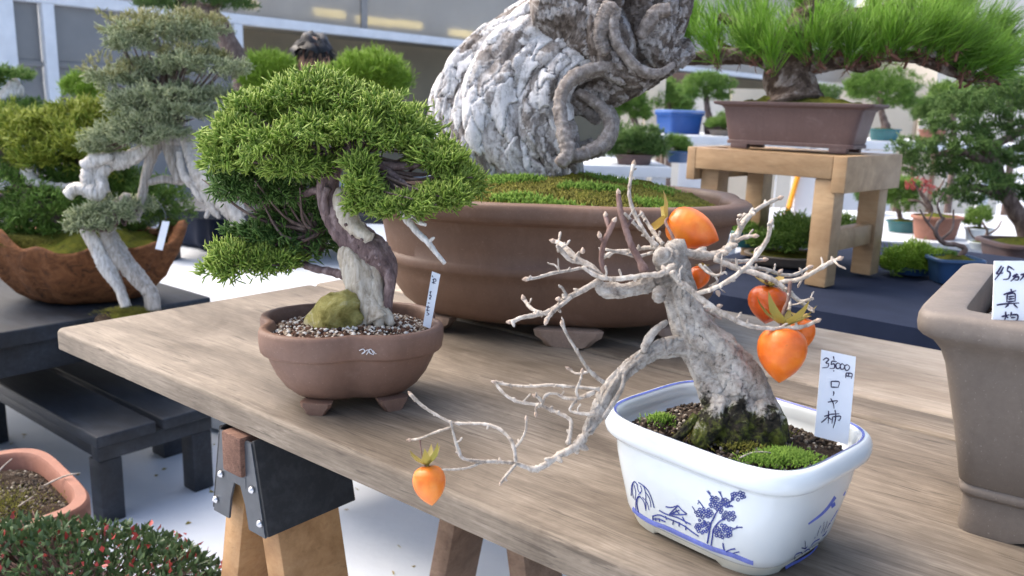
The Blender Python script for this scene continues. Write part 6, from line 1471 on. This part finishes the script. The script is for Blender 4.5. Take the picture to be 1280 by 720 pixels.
potted('leafless twisted bonsai in a blue glazed pot on the navy table', 'bonsai', (1190, 352), 2.5, .062, .062, 'blueglaze', [(1188, 318, 0, 5, 3, .012)], 'green_juniper', [([(1196, 325, 3.5), (1206, 312, 3.5), (1196, 306, 3), (1180, 304, 3), (1170, 292, 2.6), (1172, 280, 2.4), (1180, 272, 2)], 0, 0), ([(1176, 300, 2), (1190, 286, 1.5), (1192, 262, 1)], 0, 0), ([(1170, 290, 1.8), (1158, 276, 1.5), (1150, 262, 1)], 0, 0), ([(1178, 274, 1.6), (1172, 256, 1.2), (1180, 240, .8)], 0, 0), ([(1160, 278, 1.2), (1166, 262, .9), (1160, 250, .7)], 0, 0)], 40, .012, .0012, shape=superell(6), onp=NZ)
potted('dark green low mound in a grey tray between the legs of the wooden stand', 'plant', (985, 330), 2.75, .12, .03, 'stonepot', [(1005, 290, 0, 44, 20, .1), (972, 300, 0, 30, 14, .08), (1040, 285, .05, 30, 18, .08)], 'green_juniper', [], 1500, .018, .0016, ratio=.8, onp=NZ)
potted('red-leaved twiggy bonsai in a round terracotta pot on the low white table', 'bonsai', (1168, 298), 3.42, .105, .095, 'terra', [(1150, 232, 0, 18, 12, .05), (1165, 238, 0, 12, 8, .04)], 'red_leaf', [([(1165, 270, 3), (1160, 255, 3), (1150, 240, 2), (1140, 225, 1)], 0, 0), ([(1160, 255, 2), (1172, 240, 1.5), (1180, 225, 1)], 0, 0), ([(1162, 262, 2), (1150, 252, 1.5), (1136, 250, 1)], 0, 0), ([(1150, 240, 1.5), (1156, 226, 1), (1150, 215, .8)], 0, 0)], 60, .010, .002, onp=zlow)
potted('brown-leaved tiny plant in a dark glazed bowl beside the wooden stand leg', 'plant', (932, 308), 2.95, .05, .045, 'teal', [(930, 285, 0, 16, 10, .05)], 'bush', [], 400, .014, .0014, onp=NZ + .03)
# white sign with an orange pole seen through the stand
sg = thing('sign', 'white upright sign sheet with an orange pole seen between the stand legs', 'sign', at(1000, 300, 3.9)); d_ = 3.9
m = MB(); a, b_, c_, e_ = (at(x, y, d_) for x, y in ((996, 218), (1022, 218), (1012, 282), (990, 282))); nn = np.array([0, .012, 0])
m.add(np.array([a, b_, c_, e_, a + nn, b_ + nn, c_ + nn, e_ + nn]), [np.array([[0, 3, 2, 1], [4, 5, 6, 7], [0, 1, 5, 4], [1, 2, 6, 5], [2, 3, 7, 6], [3, 0, 4, 7]])]); m.build('sheet', MT['signwhite'], sg, smooth=False)
m = MB(); tube(m, [at(1002, 205, d_ - .02), at(990, 245, d_ - .02), at(974, 305, d_ - .02)], [.012, .012, .012], 12, 8); m.build('pole', MT['orange_paint'], sg)

# ------------------------------------------------------------------ person bending over the plants
pc = at(392, 82, 4.05); person = thing('person', 'dark-haired person bending down behind the round green pines', 'person', np.array([pc[0] - .05, pc[1] + .25, 0]))
hd = at(391, 76, 4.05)                              # head centre
px_, py_ = hd[0], hd[1]
def skinned(edges, pts, rad, name, mat, parent, sub=2, root=0):
    me = bpy.data.meshes.new(name); me.from_pydata([tuple(p) for p in pts], edges, []); o = bpy.data.objects.new(name, me); COL.objects.link(o)
    md = o.modifiers.new('skin', 'SKIN'); md.use_smooth_shade = True
    for i, v in enumerate(me.skin_vertices[0].data): v.radius = (rad[i], rad[i]); v.use_root = (i == root)
    o.modifiers.new('sub', 'SUBSURF').levels = sub; o.modifiers['sub'].render_levels = sub
    dg = bpy.context.evaluated_depsgraph_get(); ev = o.evaluated_get(dg); m2 = bpy.data.meshes.new_from_object(ev); m2.name = name
    Vx = np.array([v.co[:] for v in m2.vertices]); by = {}
    for p in m2.polygons: by.setdefault(len(p.vertices), []).append(list(p.vertices))
    bpy.data.objects.remove(o); return Vx, [np.array(x) for x in by.values()]
# joints in a local frame: person faces the camera's left and bends forward
fx = np.array([.45, -.89, 0]); fx = nrm(fx); lx = np.array([-fx[1], fx[0], 0])      # facing, and the person's left
neck = hd + np.array([0, 0, -.10]) - fx * .07
chest = neck - fx * .16 + [0, 0, -.17]; pel = np.array([*(neck - fx * .50)[:2], .86])
J_ = {'pel': pel, 'spine': (pel + chest) / 2 + [0, 0, .06], 'chest': chest, 'neck': neck, 'skull': hd}
for s, k in ((1, 'l'), (-1, 'r')):
    J_['sh' + k] = chest + lx * s * .18 + [0, 0, .06]; J_['el' + k] = J_['sh' + k] + lx * s * .06 + fx * .10 + [0, 0, -.28]; J_['wr' + k] = J_['el' + k] + fx * .20 - lx * s * .05 + [0, 0, -.12]; J_['ha' + k] = J_['wr' + k] + fx * .07 + [0, 0, -.04]
    J_['hip' + k] = pel + lx * s * .10 + [0, 0, -.06]; J_['kn' + k] = np.array([*(pel + lx * s * .11 + fx * .06)[:2], .47]); J_['an' + k] = np.array([*(pel + lx * s * .11 - fx * .02)[:2], .08]); J_['to' + k] = np.array([*(pel + lx * s * .12 + fx * .16)[:2], .035])
rad = dict(pel=.12, spine=.125, chest=.13, neck=.052, skull=.075, shl=.06, shr=.06, ell=.043, elr=.043, wrl=.03, wrr=.03, hal=.034, har=.034, hipl=.085, hipr=.085, knl=.056, knr=.056, anl=.04, anr=.04, tol=.032, tor=.032)
E_ = [('pel', 'spine'), ('spine', 'chest'), ('chest', 'neck'), ('neck', 'skull')]
for k in 'lr': E_ += [('chest', 'sh' + k), ('sh' + k, 'el' + k), ('el' + k, 'wr' + k), ('wr' + k, 'ha' + k), ('pel', 'hip' + k), ('hip' + k, 'kn' + k), ('kn' + k, 'an' + k), ('an' + k, 'to' + k)]
nm = list(J_)
pts = [J_[n] for n in nm]; rr_ = [rad[n] * .88 for n in nm]; ed = [(nm.index(a), nm.index(b)) for a, b in E_]
for s, k in ((1, 'l'), (-1, 'r')):
    h = J_['ha' + k]
    for f in range(5):
        b0 = h + lx * s * (.024 - .016 * f) * (1 if f < 4 else 0) + (lx * -s * .03 if f == 4 else 0)
        Lf = (.035, .042, .04, .033, .026)[f]; i0 = len(pts)
        pts += [b0 + fx * .03 + [0, 0, -.01], b0 + fx * (.03 + Lf) + [0, 0, -.03], b0 + fx * (.03 + Lf * 1.4) + [0, 0, -.06]]; rr_ += [.010, .009, .0075]
        ed += [(nm.index('ha' + k), i0), (i0, i0 + 1), (i0 + 1, i0 + 2)]
Vx, Fx = skinned(ed, pts, rr_, 'body', None, None)
m = MB(); m.add(Vx, Fx)
hf = nrm(fx + np.array([0, 0, -.55])); hu = nrm(np.cross(hf, lx)) * 1.0; hu = hu if hu[2] > 0 else -hu
bm = bmesh.new(); bmesh.ops.create_icosphere(bm, subdivisions=4, radius=1.0); S = np.array([v.co[:] for v in bm.verts]); SF = np.array([[v.index for v in f.verts] for f in bm.faces]); bm.free()
x, y, z = S[:, 0], S[:, 1], S[:, 2]
f_ = x * .098 * (1 + .0 * z) + .022 * np.exp(-((y / .16) ** 2 + ((z + .12) / .2) ** 2)) * (x > 0) - .008 * np.exp(-(((abs(y) - .38) / .18) ** 2 + ((z - .1) / .14) ** 2)) * (x > 0) + .006 * np.exp(-((y / .3) ** 2 + ((z + .5) / .1) ** 2)) * (x > 0)
l_ = y * .077 * (1 - .22 * np.clip(-z, 0, 1)); u_ = z * .118
m.add(hd + f_[:, None] * hf + l_[:, None] * lx + u_[:, None] * hu, [SF])
for s in (-1, 1): blob(m, hd + lx * s * .077 - hf * .005, (.014, .02, .032), 2)
bd2 = m.build('body', MT['skin'], person)
m = MB(); keep = ~((x > .30) & (z < .52)) & ~((z < -.45) & (x > -.3)); rr = np.random.default_rng(4)
k = rr.normal(size=(8, 3)) * 7; ph = rr.uniform(0, 6.28, 8); bumpy = 1 + .035 * np.sin(S @ k.T + ph).sum(1)
sh_ = np.stack([x * .113, y * .094, z * .132], -1) * bumpy[:, None]
fm = keep[SF].all(1); m.add(hd + sh_[:, :1] * hf + sh_[:, 1:2] * lx + sh_[:, 2:] * hu - hf * .006, [SF[fm]])
n = 1500; v = nrm(rr.normal(size=(n, 3))); v = v[~((v[:, 0] > .3) & (v[:, 2] < .5)) & ~((v[:, 2] < -.4) & (v[:, 0] > -.3))]
B = hd + v[:, :1] * .108 * hf + v[:, 1:2] * .09 * lx + v[:, 2:] * .127 * hu; D = nrm(-hu * .9 + (v[:, :1] * hf + v[:, 1:2] * lx) * .5 + rr.normal(size=B.shape) * .25)
shoots(m, B, D, np.full(len(B), .05), np.full(len(B), .0022), rr.uniform(0, 1, len(B)), .15)
m.build('hair', MT['hair'], person)
def cloth(keys, extra, name, matk):
    idx = {n: i for i, n in enumerate(keys)}; e = [(idx[a], idx[b]) for a, b in E_ if a in idx and b in idx]
    Vx, Fx = skinned(e, [J_[n] if n not in ('neck',) else J_[n] * .55 + J_['chest'] * .45 for n in keys], [rad[n] * extra if n != 'neck' else .075 for n in keys], name, None, None)
    m = MB(); m.add(Vx, Fx); m.build(name, MT[matk], person)
cloth(['pel', 'spine', 'chest', 'neck', 'shl', 'ell', 'wrl', 'shr', 'elr', 'wrr'], 1.16, 'jacket', 'jacket')
cloth(['pel', 'hipl', 'knl', 'anl', 'hipr', 'knr', 'anr'], 1.18, 'trousers', 'trousers')
m = MB()
for k in 'lr':
    a, b_ = J_['an' + k] * [1, 1, 0] + [0, 0, .045], J_['to' + k] * [1, 1, 0] + [0, 0, .035]; m2 = MB(); tube(m2, [a - fx * .07, a, (a + b_) / 2, b_, b_ + fx * .03], [.035, .043, .042, .038, .02], 14, 20); m2.build('shoe', MT['jacket'], person)
# cream screen standing behind the right-hand rows
scn = thing('garden_screen', 'long cream board screen behind the rows of pots at the right', 'screen', at(1010, 200, 7.4) * [1, 1, 0])
a = at(775, 150, 7.6); b_ = at(1260, 170, 7.2); dd = b_ - a; L = math.hypot(dd[0], dd[1]); zt2 = float(at(1000, 108, 7.4)[2])
for i in range(7):
    m = MB(); x0_ = L * i / 7; box(m, (x0_ + .006, 0, .05), (x0_ + L / 7 - .006, .03, zt2 + (.0, .06, -.05, .03, -.02, .05, 0)[i]), .004)
    m.build('board_panel', MT[('cream', 'pale_wall', 'cream', 'pale_wall', 'cream', 'cream', 'pale_wall')[i]], scn, M=frame((a[0], a[1], 0), math.atan2(dd[1], dd[0])), sharp=40)
# more small trees on the white tables at the right
for i, (lab, nm_, base, d_, pr_, ph_, pm_, pads, lm, lim, n, L, W, nn_) in enumerate((
    ('small bushy green bonsai in a blue glazed pot seen left of the wooden stand', 'bonsai', (848, 205), 4.4, .07, .06, 'blueglaze', [(846, 178, 0, 16, 12, .06), (856, 184, 0, 10, 8, .05)], 'bush', [([(848, 196, 3), (846, 182, 3)], 0, 0)], 500, .02, .0018, 0),
    ('tiny white-potted green bonsai on the low white table behind the stand leg', 'bonsai', (1088, 268), 4.0, .06, .05, 'porcelain', [(1088, 238, 0, 16, 10, .06), (1080, 246, 0, 10, 7, .05)], 'dark_juniper', [([(1088, 258, 2.5), (1087, 244, 2)], 0, 0)], 500, .018, .0016, 0),
    ('small upright bonsai in a white glazed pot under the right-hand juniper', 'bonsai', (1222, 300), 3.75, .06, .05, 'porcelain', [(1224, 268, 0, 14, 10, .05), (1216, 276, 0, 10, 6, .04)], 'green_juniper', [([(1222, 288, 2.5), (1226, 276, 2), (1222, 268, 2)], 0, 0)], 420, .014, .0014, 0),
    ('leafless twiggy bonsai in a shallow white dish below the right-hand juniper', 'bonsai', (1232, 312), 3.5, .07, .03, 'porcelain', [(1232, 300, 0, 3, 2, .01)], 'green_juniper', [([(1232, 314, 2.5), (1228, 302, 2), (1234, 290, 1.6), (1228, 278, 1)], 0, 0), ([(1229, 304, 1.5), (1216, 296, 1.2), (1210, 284, .8)], 0, 0), ([(1233, 294, 1.4), (1246, 286, 1.1), (1252, 276, .8)], 0, 0), ([(1230, 300, 1.2), (1242, 298, 1)], 0, 0)], 16, .01, .001, 0),
    ('round dark green bonsai in a terracotta pot on the long white table', 'bonsai', (1165, 170), 5.35, .09, .07, 'terra', [(1166, 134, 0, 20, 14, .09), (1154, 142, 0, 12, 10, .07)], 'dark_juniper', [([(1165, 160, 3), (1166, 140, 3)], 0, 0)], 700, .024, .002, 0),
    ('flat green bonsai in a shallow grey tray just right of the blue tub', 'bonsai', (905, 168), 5.1, .10, .035, 'stonepot', [(915, 150, 0, 20, 9, .09), (896, 154, 0, 14, 7, .08)], 'green_juniper', [([(905, 160, 3), (910, 152, 2)], 0, 0)], 600, .022, .0018, 0))):
    potted(lab, nm_, base, d_, pr_, ph_, pm_, pads, lm, lim, n, L, W, **({'zb': zt2_} if i == 0 else {'zb': zt_} if i > 3 else {'onp': zlow}))
# a loose row of leafy trees in pots before the cream screen
for i, (px, py, rx, ry, d_, lm, lab) in enumerate(((835, 118, 26, 20, 6.3, 'green_juniper', 'loose leafy potted tree before the screen, just left of the brown board'), (1015, 120, 30, 18, 6.4, 'dark_juniper', 'dark leafy potted tree half hidden behind the rectangular stand pot'), (1190, 122, 34, 22, 6.2, 'green_juniper', 'leafy potted tree before the screen, behind the layered right-hand juniper'), (1262, 108, 30, 24, 6.6, 'bush', 'tall leafy potted tree before the screen at the right edge'))):
    b0 = at(px, 230, d_); 
    potted(lab, 'tree', (px, 230), d_, .14, .2, 'terra' if i % 2 else 'stonepot', [(px, py, 0, rx, ry, .16), (px + 16, py + 14, .05, rx * .6, ry * .7, .12), (px - 18, py + 10, -.04, rx * .6, ry * .6, .12)], lm, [([(px, 215, 4), (px + 2, 165, 3.5), (px, py, 3)], 0, 0)], 1100, .034, .0032, name='potted_tree', zb=.0 + .001, group='leafy trees before the cream screen')
# ------------------------------------------------------------------ camera, light, sky
cam = bpy.data.cameras.new('camera'); co = bpy.data.objects.new('camera', cam); COL.objects.link(co)
cam.sensor_width = 36.0; cam.lens = F / 1280 * 36.0; cam.clip_start = .02; cam.clip_end = 2500
M3 = Matrix((CR, CU, -FW)).transposed()
co.matrix_world = Matrix.Translation(Vector(CAM)) @ M3.to_4x4()
cam.dof.use_dof = True; cam.dof.focus_distance = .86; cam.dof.aperture_fstop = 9.5
SC.camera = co
az, el = math.radians(-62), math.radians(52)
sdir = Vector((math.sin(az) * math.cos(el), math.cos(az) * math.cos(el), math.sin(el)))
sun = bpy.data.lights.new('sun', 'SUN'); so = bpy.data.objects.new('sun', sun); COL.objects.link(so)
sun.energy = .8; sun.angle = math.radians(75); sun.color = (1.0, .94, .85)
so.rotation_euler = sdir.to_track_quat('Z', 'Y').to_euler()
w = bpy.data.worlds.new('World'); SC.world = w; w.use_nodes = True
nt = w.node_tree; bg = nt.nodes['Background']; sky = nt.nodes.new('ShaderNodeTexSky'); sky.sky_type = 'NISHITA'; sky.sun_disc = False
sky.sun_elevation = el; sky.sun_rotation = az; sky.air_density = 1.0; sky.dust_density = 6.0; sky.ozone_density = 1.0
nt.links.new(sky.outputs[0], bg.inputs[0]); bg.inputs[1].default_value = .15
SC.view_settings.view_transform = 'Standard'; SC.view_settings.look = 'None'; SC.view_settings.exposure = 1.42; SC.view_settings.gamma = 1.0
SC.render.engine = 'CYCLES'; SC.cycles.use_denoising = True; SC.cycles.max_bounces = 6; SC.cycles.diffuse_bounces = 4
SC.render.film_transparent = False
